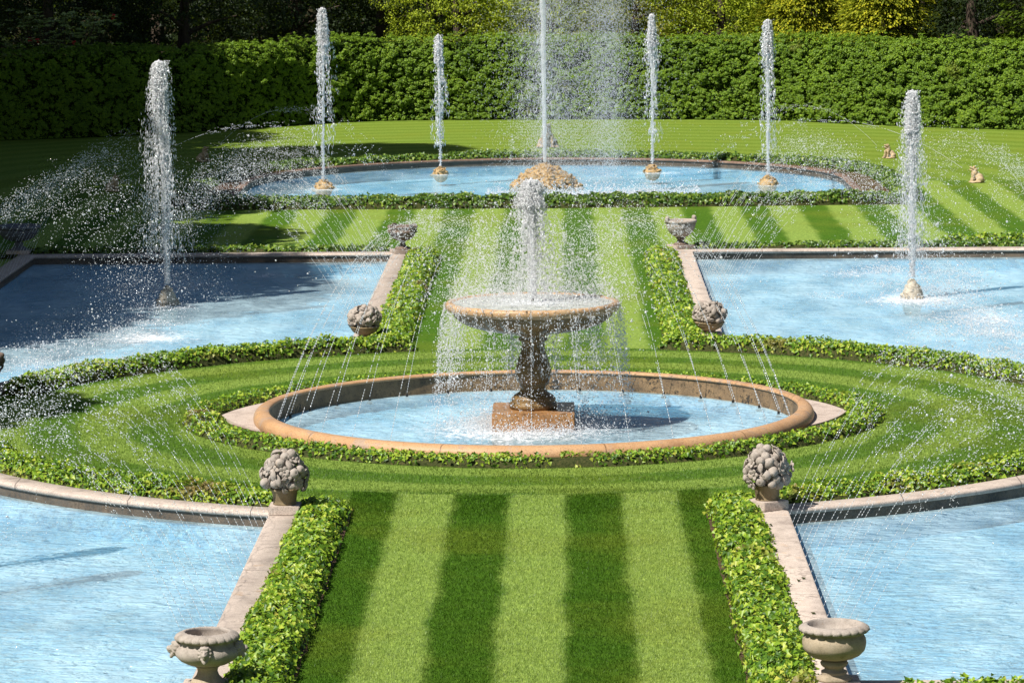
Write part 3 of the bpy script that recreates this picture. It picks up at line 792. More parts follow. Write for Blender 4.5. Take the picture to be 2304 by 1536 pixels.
# tall trees left of the garden that shade its left side
G2 = 'tall shade trees left of the garden'
for x, y, h, r in [(-24, 113, 20, 5.2), (-23, 103.5, 20, 5.2), (-22.5, 94.5, 20, 5.2), (-21.5, 85.5, 20, 5.0), (-20.3, 76.5, 20, 4.6), (-19.0, 67.8, 21, 4.4), (-20.2, 60.5, 18, 3.2), (-18.5, 48.6, 17, 2.1), (-24, 121, 20, 5.2), (-24.5, 117, 20, 5), (-21.5, 101, 29, 4.2)]:
    tree(x, y, h, r, 'tall broad shade tree standing left of the garden, out of the picture', 'tree_mid', 900, 1.05, 28, .46, h * .26, group=G2)

# rhododendron in front of the dark trees, seen over the hedge
rh = empty('rhododendron', (-16.6, 123.6, 0), 'rhododendron shrub with leaf rosettes coloured sunlit pale and a few red flowers, top left', 'shrub')
V, F = [], []
ros = []
for i in range(150):
    a = random.uniform(0, 2 * PI); rr = 2.0 * math.sqrt(random.random()); z = random.uniform(2.7, 4.3)
    e = Vector((rr * math.cos(a) * 1.0, rr * math.sin(a) * .5, z)); ros.append(e)
    if i % 3 == 0: tube(V, F, [(0, 0, .2), (e.x * .4, e.y * .4, z * .55), e], [.05, .025, .01], 5)
link('stems', np_mesh('stems', [tuple(v) for v in V], F), M['bark'], rh)
R = np.array([tuple(e) for e in ros]); k = 9
ang = np.tile(np.arange(k) * 2 * PI / k, len(R)) + np.repeat(rng.random(len(R)) * 6, k)
O = np.stack([np.cos(ang), np.sin(ang), rng.uniform(-.2, .3, len(ang))], 1)
P = np.repeat(R, k, 0) + O * .10
link('leaves', leaves_mesh('leaves', P, norm(np.array([[0, -.3, 1.]]) - O * .2 + rdir(len(P)) * .15), .2 * rng.uniform(.8, 1.2, len(P)), O, simple=True, aspect=.3), M['rhodo'], rh)
for i in (5, 31, 77, 102):
    P = R[i] + rdir(14) * .07
    link('flower', leaves_mesh('flower', P, rdir(14) + [[0, -.5, .5]], .09), M['petal'], rh)

# ------------------------------------------------------------------ rock mounds
def chunk(bm, c, s, flat=.6, q=None):
    vs = []
    q = q or Matrix.Rotation(random.uniform(0, 6), 3, 'Z') @ Matrix.Rotation(random.uniform(-.7, .7), 3, 'X') @ Matrix.Rotation(random.uniform(-.7, .7), 3, 'Y')
    for _ in range(12):
        v = Vector((random.gauss(0, 1), random.gauss(0, 1), random.gauss(0, 1))).normalized()
        v = Vector((v.x * s * random.uniform(.8, 1.25), v.y * s * random.uniform(.6, 1), v.z * s * flat)); vs.append(bm.verts.new(Vector(c) + q @ v))
    try: bmesh.ops.convex_hull(bm, input=vs)
    except Exception: pass
def mound(x, y, rx, h, n, s, matk, label, group=None, sharp=1.0):
    bm = bmesh.new()
    bmesh.ops.create_icosphere(bm, subdivisions=3, radius=1, matrix=Matrix.Diagonal((rx * .8, rx * .8, h * .85, 1)))
    for i in range(n):
        u = random.random(); a = random.uniform(0, 2 * PI)
        t = u ** .75
        rr = rx * t * random.uniform(.93, 1.03); z = h * (1 - t ** sharp) ** .8
        chunk(bm, (rr * math.cos(a), rr * math.sin(a), z - .12 * h), s * random.uniform(.6, 1.35))
    o = link('rock_mound', bm_mesh('rock_mound', bm), M[matk]); o.location = (x, y, ZW - .03)
    return tag(o, label, 'rock mound', group)
mound(-7.45, 42.7, .26, .46, 90, .05, 'rock_pale', 'rock cone of the near left pool, just beyond the left edge', 'rock mounds with a single jet', 1.3)
mound(7.45, 42.7, .26, .46, 90, .05, 'rock_pale', 'rock cone of the near right pool, just beyond the right edge', 'rock mounds with a single jet', 1.3)
GR = 'rock mounds with a single jet'
mound(-.02, 101.0, 1.02, .70, 420, .115, 'rock', 'large wide mound of yellow brown flat rocks in the middle of the farthest pool', None, 1.5)
mound(-6.2, 100.8, .30, .30, 46, .07, 'rock', 'small rock heap at the left end of the farthest pool', GR, 2)
mound(-3.1, 105.9, .27, .26, 46, .06, 'rock', 'small brown rock heap just left of the big mound, in the farthest pool', GR, 2)
mound(3.1, 105.9, .29, .26, 46, .065, 'rock', 'small bright orange rock heap just right of the big mound, in the farthest pool', GR, 2)
mound(6.2, 101.0, .31, .30, 46, .07, 'rock', 'small rock heap at the right end of the farthest pool', GR, 2)
mound(-7.45, 72.0, .25, .46, 110, .05, 'rock_pale', 'tall grey encrusted rock cone in the shaded back left pool', GR, 1.3)
mound(7.45, 72.2, .26, .46, 110, .05, 'rock_pale', 'pale cream encrusted rock cone in the sunlit back right pool', GR, 1.3)

# ------------------------------------------------------------------ fruit baskets
def leafform(bm, c, d, s, wdt=.4):
    d = Vector(d).normalized(); a = d.orthogonal().normalized(); n = d.cross(a)
    ang = random.uniform(0, 6); a, n = a * math.cos(ang) + n * math.sin(ang), n * math.cos(ang) - a * math.sin(ang)
    V = []
    for t, w in ((0, .15), (.3, .8), (.6, 1), (.85, .6), (1, .06)):
        base = Vector(c) + d * 0 + a * (t * s * 1.6 - s * .6) + d * (s * (.35 - (t - .4) ** 2 * 1.6))
        V.append((base - n * w * s * wdt, base + d * s * .12 * 0 - d * .02, base + n * w * s * wdt))
    th = d * -.018
    top = [[bm.verts.new(p) for p in r] for r in V]; bot = [[bm.verts.new(p + th) for p in r] for r in V]
    for i in range(4):
        for j in range(2):
            bm.faces.new((top[i][j], top[i + 1][j], top[i + 1][j + 1], top[i][j + 1])); bm.faces.new((bot[i][j], bot[i][j + 1], bot[i + 1][j + 1], bot[i + 1][j]))
        bm.faces.new((top[i][0], bot[i][0], bot[i + 1][0], top[i + 1][0])); bm.faces.new((top[i][2], top[i + 1][2], bot[i + 1][2], bot[i][2]))
def fruit(bm, c, d, s, kind):
    d = Vector(d).normalized()
    R = d.to_track_quat('Z', 'Y').to_matrix().to_4x4(); T = Matrix.Translation(c) @ R
    if kind == 'flower':
        for i in range(5):
            a = 2 * PI * i / 5
            m_ = T @ Matrix.Rotation(a, 4, 'Z') @ Matrix.Translation((s * .62, 0, 0)) @ Matrix.Rotation(-.35, 4, 'Y') @ Matrix.Diagonal((s * .52, s * .44, s * .13, 1))
            bmesh.ops.create_icosphere(bm, subdivisions=2, radius=1, matrix=m_)
        bmesh.ops.create_icosphere(bm, subdivisions=2, radius=s * .22, matrix=T @ Matrix.Translation((0, 0, s * .05)))
    else:
        r = bmesh.ops.create_icosphere(bm, subdivisions=3, radius=1)
        ax = random.uniform(0, 6); tilt = Matrix.Rotation(random.uniform(-.9, .9), 4, 'X') @ Matrix.Rotation(random.uniform(-.9, .9), 4, 'Y')
        for v in r['verts']:
            z = v.co.z; k_ = 1.0
            if kind == 'pear': k_ = 1 - .38 * max(0, z); v.co.z *= 1.3
            if kind == 'peach':
                k_ = 1 - .16 * math.exp(-((math.atan2(v.co.y, v.co.x) / .25) ** 2))
            dent = .35 * math.exp(-((v.co.x ** 2 + v.co.y ** 2) / .035)) if z > 0 else 0
            v.co.z -= dent
            v.co.x *= k_; v.co.y *= k_
            v.co = v.co * s * (1 + .05 * mnoise.noise(v.co * 3 + Vector((ax, 0, 0))))
        bmesh.ops.transform(bm, matrix=T @ tilt, verts=r['verts'])
def basket(x, y, label, seed, tall, bowl=False, mk='carved', rz=0):
    random.seed(seed)
    root = empty('fruit_basket', (x, y, ZC), label, 'stone basket', 'carved stone fruit baskets on the pool corners', rz)
    ph = .12 if not bowl else .03
    bm = bmesh.new(); box_bm(bm, -.2, .2, -.2, .2, 0, ph, .01); link('plinth', bm_mesh('plinth', bm), M['coping'], root)
    if bowl: pr = [(0, ph), (.13, ph), (.14, ph + .015), (.11, ph + .03), (.105, ph + .05), (.15, ph + .07), (.215, ph + .11), (.25, ph + .16), (.255, ph + .18), (.27, ph + .19), (.27, ph + .205), (.25, ph + .21), (.22, ph + .22), (0, ph + .23)]
    else: pr = [(0, ph), (.15, ph), (.155, ph + .015), (.145, ph + .03), (.15, ph + .05), (.165, ph + .17), (.185, ph + .185), (.185, ph + .21), (0, ph + .21)]
    link('bowl', lathe(pr, 40, (lambda t, r, z, i: (r * (1 + .025 * math.sin(t * 22) * math.sin(z * 160)), z)) if not bowl else None), M['basket'], root)
    zb = pr[-1][1] - (.0 if bowl else .02); H = tall - zb
    bm = bmesh.new()
    bmesh.ops.create_icosphere(bm, subdivisions=3, radius=1, matrix=Matrix.Translation((0, 0, zb + H * .35)) @ Matrix.Diagonal((.185, .185, H * .48, 1)))
    pts = []
    N_ = 62
    for i in range(N_):
        u = (i + .5) / N_; ph_ = i * 2.39996; z = -.62 + 1.55 * u
        zz = min(z, .98); rr = math.sqrt(max(0, 1 - zz * zz))
        if zz < 0: rr = max(rr, .93) * (1.0)
        d = Vector((rr * math.cos(ph_), rr * math.sin(ph_), zz)); d += Vector((random.gauss(0, .05), random.gauss(0, .05), random.gauss(0, .05)))
        lo = zz < -.25
        tp_ = .262 - .05 * max(0, d.z); c = Vector((d.x * tp_, d.y * tp_, zb + H * .38 + d.z * (H * .55 if d.z > 0 else H * .52)))
        if bowl and c.z < zb - .06: continue
        nd = Vector((d.x, d.y, d.z * .8)).normalized(); k_ = random.random()
        if k_ < .46: fruit(bm, c + nd * random.uniform(-.02, .02), nd, random.uniform(.045, .074), random.choice(['peach', 'apple', 'peach', 'pear']))
        elif k_ < .64: fruit(bm, c + nd * .035, nd, random.uniform(.06, .08), 'flower')
        else: leafform(bm, c + nd * .03, nd, random.uniform(.075, .11))
        if random.random() < .5: leafform(bm, c + nd * .02, nd + Vector((random.gauss(0, .4), random.gauss(0, .4), random.gauss(0, .4))), random.uniform(.06, .08))
    fruit(bm, (0, 0, zb + H * .92), (0.1, -.1, 1), .062, 'apple')
    bmesh.ops.recalc_face_normals(bm, faces=bm.faces)
    link('fruit_cluster', bm_mesh('fruit_cluster', bm, True), M[mk], root)
basket(-3.14, 46.1, 'tall stone pyramid of fruit and flowers on the near left pool corner', 5, .82)
basket(3.08, 46.2, 'tall stone pyramid of fruit and leaves on the near right pool corner', 9, .82, rz=.6)
basket(-3.1, 64.55, 'squat stone fruit bowl left of the fountain, at the corner of the back left pool', 21, .60, True, 'carved', 1.0)
basket(3.1, 64.85, 'squat stone fruit bowl right of the fountain, at the corner of the back right pool', 33, .60, True, 'carved', 2.0)
basket(-9.02, 58.75, 'dark stone fruit bowl cut off by the left edge of the photo', 41, .66, True, 'carved_dark', 1.5)

# ------------------------------------------------------------------ urns
def urn_plinth(root, w=.26, h=.07):
    bm = bmesh.new(); box_bm(bm, -w, w, -w, w, 0, h, .01); return link('plinth', bm_mesh('plinth', bm), M['coping'], root)
def egg(t, r, z, i, lo=1, hi=4, n=15, amp=.012):
    if lo <= i <= hi:
        q = abs(math.sin(t * n)); k_ = amp * (q ** .5 - .5) - (.010 if q < .22 else 0)
        return r + k_, z - k_ * .4
    return r, z
u = empty('urn', (3.15, 35.6, ZC), 'round bellied buff stone urn with a leaf carved lip, front right corner', 'urn', 'stone urns on the pool corners')
urn_plinth(u)
link('stem', lathe([(.0, .07), (.17, .07), (.18, .09), (.16, .11), (.12, .13), (.13, .15), (.13, .165), (.10, .175), (.095, .20), (.115, .21), (.13, .225), (.14, .25), (.125, .27), (.09, .285)], 48), M['carved_warm'], u)
link('bowl', lathe([(.08, .275), (.12, .285), (.2, .305), (.26, .335), (.292, .37), (.298, .378), (.304, .382), (.315, .42), (.32, .46), (.315, .50), (.30, .53), (.285, .545), (.29, .555), (.27, .575)], 72), M['carved_warm'], u)
link('rim', lathe([(.27, .56), (.30, .562), (.33, .572), (.352, .595), (.345, .615), (.315, .635), (.29, .645), (.272, .645), (.262, .635), (.25, .60), (.23, .555), (.12, .535), (0, .53)], 180, lambda t, r, z, i: egg(t, r, z, i, 2, 5, 11)), M['carved'], u)
u = empty('urn', (-3.12, 35.6, ZC), 'wide grey stone urn with lion masks round its belly, front left corner', 'urn', 'stone urns on the pool corners')
urn_plinth(u)
link('stem', lathe([(0, .07), (.17, .07), (.18, .09), (.15, .12), (.115, .16), (.10, .20), (.105, .235), (.125, .25), (.12, .265), (.09, .275)], 48), M['carved_warm'], u)
link('bowl', lathe([(.08, .26), (.13, .265), (.21, .285), (.275, .32), (.315, .365), (.322, .40), (.31, .44), (.285, .465), (.27, .49), (.265, .53)], 72, lambda t, r, z, i: (r + .003 * math.sin(t * 5 + z * 40), z)), M['carved'], u)
link('rim', lathe([(.26, .515), (.29, .518), (.315, .53), (.325, .55), (.31, .575), (.275, .595), (.235, .607), (.222, .605), (.215, .595), (.22, .57), (.235, .52), (.21, .45), (0, .42)], 180, lambda t, r, z, i: egg(t, r, z, i, 2, 6, 11, .010)), M['carved'], u)
lion = [((0, 0, 0), (.05, .05, .062), (0, 0, 0)), ((0, -.045, -.025), (.028, .035, .024), (0, 0, 0)), ((0, -.04, -.05), (.02, .026, .014), (0, 0, 0)), ((0, -.05, .0), (.011, .03, .014), (.3, 0, 0)),
        ((-.022, -.035, .018), (.016, .014, .009), (0, .3, 0)), ((.022, -.035, .018), (.016, .014, .009), (0, -.3, 0)), ((0, -.02, .045), (.045, .03, .02), (0, 0, 0))] + \
       [((.056 * math.cos(a), .008, .064 * math.sin(a)), (.021, .03, .021), (0, 0, 0)) for a in np.linspace(0, 2 * PI, 13)[:-1]] + [((0, -.02, -.085), (.02, .018, .03), (0, 0, 0)), ((-.02, -.015, -.075), (.012, .014, .024), (0, 0, 0)), ((.02, -.015, -.075), (.012, .014, .024), (0, 0, 0))]
lme = blob_union(lion, .006, 'lion_mask', 1)
for i in range(4):
    a = -PI / 2 + i * PI / 2 + .02
    o = link('lion_mask', lme, M['carved'], u); o.location = (.315 * math.cos(a), .315 * math.sin(a), .44); o.rotation_euler = (-.25, 0, a + PI / 2); o.scale = (1, 1.15, 1)
# far right: fluted bowl with scroll handles
u = empty('urn', (3.11, 80.95, ZC), 'pale fluted stone urn with two scroll handles, right of the far lawn', 'urn', 'stone urns on the pool corners', .5)
urn_plinth(u, .24, .08)
link('stem', lathe([(0, .08), (.17, .08), (.16, .11), (.09, .14), (.075, .19), (.10, .22), (.12, .235), (.07, .25)], 32), M['carved_dark'], u)
link('bowl', lathe([(.06, .24), (.14, .26), (.22, .32), (.28, .40), (.315, .48), (.33, .545), (.33, .56), (.31, .57)], 120, lambda t, r, z, i: (r * (1 + (.03 * abs(math.sin(t * 12)) if 1 < i < 6 else 0)), z)), M['carved'], u)
link('rim', lathe([(.30, .565), (.35, .57), (.365, .595), (.36, .625), (.335, .64), (.31, .635), (.30, .60), (.26, .52), (0, .48)], 100), M['carved'], u)
for s in (-1, 1):
    V, F = [], []
    pts = [(s * (.345 + .02 * math.cos(a) * (1 - a / 14)), 0, .66 + (.055 * (1 - a / 12)) * math.sin(a)) for a in np.linspace(-1.6, 7, 26)]
    tube(V, F, pts, [.024] * 26, 8)
    V = [Vector((v.x, v.y * 3.0, v.z)) for v in V]
    link('handle', np_mesh('handle', [tuple(v) for v in V], F, smooth=True), M['carved'], u)
# far left: banded tub
u = empty('urn', (-3.1, 80.35, ZC), 'dark brown banded stone urn with upright tabs, left of the far lawn', 'urn', 'stone urns on the pool corners', .3)
urn_plinth(u, .24, .08)
link('stem', lathe([(0, .08), (.2, .08), (.17, .12), (.08, .16), (.055, .22), (.065, .26), (.06, .28)], 32), M['carved_dark'], u)
link('bowl', lathe([(.04, .27), (.12, .28), (.21, .32), (.27, .39), (.295, .46), (.30, .47)], 60), M['carved_dark'], u)
link('band', lathe([(.30, .46), (.335, .465), (.335, .485), (.32, .495), (.32, .56), (.335, .57), (.34, .60), (.33, .61), (.30, .61), (.29, .58), (.26, .50), (0, .47)], 60), M['carved_dark'], u)
for i in range(4):
    a = i * PI / 2 + .35
    bm = bmesh.new(); box_bm(bm, -.055, .055, -.03, .03, 0, .18, .008)
    o = link('tab', bm_mesh('tab', bm), M['carved_dark'], u); o.location = (.325 * math.cos(a), .325 * math.sin(a), .465); o.rotation_euler = (0, 0, a + PI / 2)
# far left edge: shallow grey urn in the shade
u = empty('urn', (-11.75, 80.9, ZC), 'wide grey urn in deep shade at the left edge', 'urn', 'stone urns on the pool corners')
urn_plinth(u, .26, .08)
link('stem', lathe([(0, .08), (.2, .08), (.17, .12), (.09, .17), (.10, .23), (.07, .28)], 32), M['lead'], u)
link('bowl', lathe([(.05, .27), (.2, .29), (.34, .35), (.42, .44), (.44, .52), (.42, .56)], 60), M['lead'], u)
link('rim', lathe([(.40, .55), (.47, .56), (.50, .59), (.48, .63), (.44, .64), (.40, .60), (.3, .52), (0, .5)], 60, lambda t, r, z, i: egg(t, r, z, i, 1, 4, 12)), M['lead'], u)

# ------------------------------------------------------------------ frogs
def frog(x, y, z, s, rz, label, front=False):
    root = empty('frog_statue', (x, y, z), label, 'frog statue', 'spouting frog statues on the lawn', rz)
    # faces -Y, head tipped up, mouth open
    b = [((0, .12, .20), (.16, .22, .20), (-.75, 0, 0)), ((0, -.06, .40), (.125, .15, .15), (-.9, 0, 0)), ((0, .22, .10), (.17, .16, .11), (0, 0, 0)),
         ((0, -.14, .60), (.105, .17, .045), (-.55, 0, 0)), ((0, -.18, .51), (.085, .14, .03), (-.45, 0, 0)), ((0, -.03, .53), (.10, .09, .11), (-.5, 0, 0)),
         ((-.065, -.07, .67), (.035, .045, .04), (0, 0, 0)), ((.065, -.07, .67), (.035, .045, .04), (0, 0, 0))]
    for q in (-1, 1):
        b += [((q * .2, .14, .13), (.075, .19, .12), (.35, 0, q * .3)), ((q * .24, .02, .05), (.06, .17, .05), (0, 0, q * -.4)), ((q * .27, -.15, .03), (.07, .09, .028), (0, 0, 0)),
              ((q * .13, -.12, .25), (.045, .06, .15), (.25, q * .15, 0)), ((q * .14, -.17, .10), (.04, .05, .11), (0, 0, 0)), ((q * .15, -.22, .03), (.06, .08, .025), (0, 0, 0))]
    me = blob_union(b, .018, 'body', 2)
    o = link('body', me, M['carved_warm' if front else 'frog'], root); o.scale = (s, s, s)
    return root
frog(0.0, 115.7, 0, 1.12, .0, 'largest stone frog, facing the viewer from the lawn behind the big jet', True)
frog(10.35, 109.7, 0, .62, rad(-62), 'sandy stone frog on the right lawn, the one nearer the hedge')
frog(11.9, 100.2, 0, .66, rad(-88), 'sandy stone frog on the right lawn, beside the wide light stripe')
frog(-10.5, 110.6, 0, .66, rad(62), 'shaded stone frog on the left lawn, the one nearer the hedge')
frog(-11.9, 99.5, 0, .66, rad(88), 'shaded stone frog on the left lawn, nearer the viewer and almost lost in spray')

# ------------------------------------------------------------------ moving water
G = 9.81
def jet(x, y, zb, zt, label, n, wtop=.16, core=.035, dr=.010, lean=(0, 0), group='tall single water jets', fall=.5, wmax=.30, mist=0, name='water_jet', tip=True):
    """thin rising column that breaks into a frothing head and falls back round itself"""
    H = zt - zb
    root = empty(name, (x, y, 0), label, 'water jet', group)
    # rising core, wavering and swelling upwards
    V, F = [], []; K = 120
    sd = random.uniform(0, 99)
    ring = 12
    for i in range(K):
        t = i / (K - 1); z = zb + H * t * .985
        r = core * (.6 + .5 * t) + (wtop * .6 - core) * max(0, (t - .45) / .55) ** 1.6
        if tip: r *= math.sqrt(max(.03, 1 - max(0, (t - .9) / .1) ** 2))
        wx = .03 * (wtop / .16) * mnoise.noise(Vector((z * 1.7, sd, 0))) * t; wy = .03 * mnoise.noise(Vector((z * 1.7, sd, 9))) * t
        for j in range(ring):
            a = 2 * PI * j / ring
            rr = r * (1 + (.25 + .9 * t) * mnoise.noise(Vector((math.cos(a) * 1.2, math.sin(a) * 1.2 + sd, z * 7))) + .5 * t * mnoise.noise(Vector((math.cos(a) * 3, math.sin(a) * 3 + sd, z * 22))))
            V.append((wx + lean[0] * t + rr * math.cos(a), wy + lean[1] * t + rr * math.sin(a), z))
    F = [(i * ring + j, i * ring + (j + 1) % ring, (i + 1) * ring + (j + 1) % ring, (i + 1) * ring + j) for i in range(K - 1) for j in range(ring)]
    link('rising_column', np_mesh('rising_column', V, F, smooth=True), M['froth'], root)
    # head + falling curtain, in strings that follow the fall
    ns = max(20, n // 26)
    tt, PP, RR, DD, LL = [], [], [], [], []
    st_a = rng.random(ns) * 2 * PI; st_v = rng.normal(0, 1, ns); st_t = rng.random(ns) ** 2.3
    tmax = math.sqrt(2 * (zt - ZW) / G)
    for a, v0, t0 in zip(st_a, st_v, st_t):
        m_ = rng.poisson(26) + 2
        t = t0 * tmax * fall * 1.9 + np.cumsum(rng.exponential(.008, m_)); t = t[t < tmax]
        if len(t) == 0: continue
        sp = abs(v0) * .26 + .10
        rr = wtop * .35 * rng.random() + sp * t * (wmax / .30) * .9 + rng.normal(0, .012 + .035 * t, len(t))
        z = zt - .5 * G * t * t * .8 - .02
        P = np.stack([lean[0] + rr * math.cos(a) + rng.normal(0, .008, len(t)), lean[1] + rr * math.sin(a) + rng.normal(0, .008, len(t)), z], 1)
        PP.append(P); tt.append(t); RR.append(dr * .68 * rng.lognormal(0, .55, len(t)) * np.clip(1.1 - .5 * t / tmax, .4, 1.2)); LL.append(dr * (1 + 4.5 * t))
    P = np.concatenate(PP); R_ = np.concatenate(RR); L = np.concatenate(LL)
    # dense head
    nh = int(n * .75)
    u = rng.random(nh) ** .8; a = rng.random(nh) * 2 * PI
    hr = wtop * (.28 + .75 * np.sqrt(u)) * np.sqrt(rng.random(nh)); z = zt - .22 * H * u + rng.normal(0, .01, nh)
    hr = hr * np.sqrt(np.clip((zt - z) / (.06 * H), .02, 1))
    P = np.vstack([P, np.stack([lean[0] + hr * np.cos(a), lean[1] + hr * np.sin(a), z], 1)]); R_ = np.concatenate([R_, dr * .72 * rng.lognormal(0, .4, nh)]); L = np.concatenate([L, dr * 2.0 * np.ones(nh)])
    # beads shed by the column
    nb = n // 4; z = zb + H * rng.random(nb); a = rng.random(nb) * 2 * PI; hr = core * 1.1 + np.abs(rng.normal(0, .05, nb)) * (wtop / .16) * ((z - zb) / H + .15)
    P = np.vstack([P, np.stack([hr * np.cos(a), hr * np.sin(a), z], 1)]); R_ = np.concatenate([R_, dr * .8 * rng.lognormal(0, .3, nb)]); L = np.concatenate([L, dr * 1.6 * np.ones(nb)])
    D = np.array([[0, 0, 1.]]) + rng.normal(0, .25, (len(P), 3))
    ok = P[:, 2] > ZW
    link('drops', drops_mesh('drops', P[ok], R_[ok], D[ok], L[ok]), M['spray'], root)
    return root
jet(-7.45, 72, .36, 4.80, 'broad white jet rising from the grey rock cone in the shaded left pool', 11000, .155, .042, .0100, (-.08, 0), wmax=.27)
jet(7.45, 72.2, .36, 4.08, 'white jet rising from the cream rock cone in the sunlit right pool', 9500, .145, .042, .0100, (-.02, 0), wmax=.24)
jet(-7.45, 42.7, .36, 3.9, 'jet of the near left pool, just beyond the left edge', 5000, .18, .045, .0105, wmax=.34)
jet(7.45, 42.7, .36, 3.9, 'jet of the near right pool, just beyond the right edge', 4000, .18, .045, .0105, wmax=.34)
jet(-6.2, 100.8, .2, 4.95, 'tall thin jet from the leftmost rock heap of the farthest pool', 3000, .17, .033, .013, (.05, 0), wmax=.22)
jet(-3.1, 105.9, .15, 3.99, 'short thin jet from the rock heap just left of the big mound', 2000, .14, .030, .014, (-.02, 0), wmax=.20)
jet(3.1, 105.9, .15, 4.53, 'thin jet from the orange rock heap just right of the big mound', 2800, .15, .030, .013, (0, 0), wmax=.20)
jet(6.2, 101.0, .2, 4.51, 'jet from the rightmost rock heap of the farthest pool', 3000, .16, .033, .013, (0, 0), wmax=.20)
jet(-.02, 101.0, .62, 9.6, 'tallest white jet, rising from the big rock mound beyond the top of the photo', 4200, .34, .085, .012, (-.05, 0), wmax=.3, tip=False, group=None)
jet(0, CY, 1.88, 3.70, 'short frothing jet rising out of the wide fountain basin', 8500, .21, .042, .0085, (-.01, 0), wmax=.42, group=None)

def ballistic(p0, v, t):
    return p0 + v * t[:, None] + np.array([[0, 0, -.5 * G]]) * (t ** 2)[:, None]
def streams(name, label, P0, V0, dr, rate, zend, spread=.05, solid=.28, extra_cloud=0, thin=.0032, cat='water spray', group=None, clamp=None):
    dr = dr * .72
    """rows of fine jets: first unbroken threads, then beads, then loose drops"""
    PP, RR, DD, LL = [], [], [], []
    for p0, v in zip(P0, V0):
        v0_ = v
        disc = v[2] ** 2 + 2 * G * (p0[2] - zend); T = (v[2] + math.sqrt(max(disc, 0))) / G
        # threads
        ts = np.arange(0, T * solid, .006); ts = ts[rng.random(len(ts)) < np.linspace(1.0, .12, len(ts))]
        P = ballistic(p0, v, ts); vel = v + np.array([[0, 0, -G]]) * ts[:, None]
        PP.append(P); DD.append(vel); LL.append(np.linalg.norm(vel, axis=1) * .0036); RR.append(np.full(len(ts), thin) * rng.uniform(.7, 1.3, len(ts)))
        # beads in little bursts
        nb = int(rate * T); cen = (solid * .45 + (1 - solid * .45) * rng.random(max(3, nb // 5))) * T
        t = np.clip(np.repeat(cen, 5) + rng.normal(0, .006, len(cen) * 5), 0, T * 1.02)
        g_ = (t / T); vj = 1 + np.repeat(rng.normal(0, .022, (len(cen), 3)), 5, 0) * [1.6, 1, 1]
        P = ballistic(p0, 0 * v, t) + v * vj * t[:, None]; vel = v + np.array([[0, 0, -G]]) * t[:, None]
        P = P + rng.normal(0, 1, P.shape) * (spread * (g_ ** 1.5))[:, None] + np.repeat(rng.normal(0, 1, (len(cen), 3)), 5, 0) * (spread * 1.1 * g_ ** 1.5)[:, None]
        PP.append(P); DD.append(vel + rng.normal(0, .5, vel.shape)); LL.append(dr * (1.9 - g_)); RR.append(dr * rng.lognormal(-.15, .5, len(t)) * (.55 + .45 * g_))
    P = np.concatenate(PP); ok = P[:, 2] > min(zend, P0[0][2]) - .02
    if clamp is not None: ok &= clamp(P)
    o = link(name, drops_mesh(name, P[ok], np.concatenate(RR)[ok], np.concatenate(DD)[ok], np.concatenate(LL)[ok]), M['spray'])
    return tag(o, label, cat, group, 'stuff')

# ring of fine jets from the nozzles towards the basin
P0, V0 = [], []
for i in range(NZ):
    a = 2 * PI * (i + .5) / NZ
    el = rad(70 + rng.normal(0, .5)); d = np.array([-math.cos(a), -math.sin(a)])
    x_ = 3.55; H_ = 1.95; kk = (x_ * math.tan(el) - H_) / x_ ** 2; v = math.sqrt(G / (2 * kk)) / math.cos(el)
    P0.append(np.array([3.97 * math.cos(a), CY + 3.97 * math.sin(a), -.02])); V0.append(np.array([d[0] * v * math.cos(el), d[1] * v * math.cos(el), v * math.sin(el)]))
streams('water_spray', 'ring of fine jets arching from the round pool wall up to the fountain basin', P0, V0, .0085, 230, 1.80, .06, .75, thin=.0066)
def fan(sx, y0, y1, n, xs, dirx, label, el=66, v=7.6, dr=.0088, rate=270, spread=.16, thin=.004, bright=1.0):
    P0, V0 = [], []
    for y in np.linspace(y0, y1, n):
        e = rad(el + rng.normal(0, .9)); vv = v * (1 + rng.normal(0, .015)); y = y + rng.normal(0, .04)
        P0.append(np.array([xs, y, .06])); V0.append(np.array([dirx * vv * math.cos(e), rng.normal(0, .03), vv * math.sin(e)]))
    return streams('water_spray', label, P0, V0, dr, rate, ZW, spread, .42, thin=thin)
fan(-1, 36.8, 45.9, 19, -3.34, -1, 'row of fine jets leaning left from the coping of the near left pool', dr=.0085, rate=260, v=7.5, el=67)
fan(1, 36.8, 45.9, 19, 3.34, 1, 'row of fine jets leaning right from the coping of the near right pool', dr=.0085, rate=260, v=7.5, el=67)
fan(-1, 66, 79.6, 26, -3.34, -1, 'row of fine jets leaning left from the inner coping of the shaded back left pool', dr=.0095, rate=270, v=7.9, thin=.0048)
fan(1, 66, 79.6, 26, 3.34, 1, 'row of fine jets leaning right from the inner coping of the sunlit back right pool', dr=.0095, rate=200, v=7.9, thin=.0048)
fan(-1, 62, 79.6, 30, -11.33, 1, 'row of fine jets leaning inwards from the outer coping at the left edge', dr=.0095, rate=200, v=7.9, thin=.0042)
fan(1, 60, 79.6, 30, 11.33, -1, 'row of fine jets leaning inwards from the outer coping beyond the right edge', dr=.0095, rate=150, v=7.9, thin=.0042)

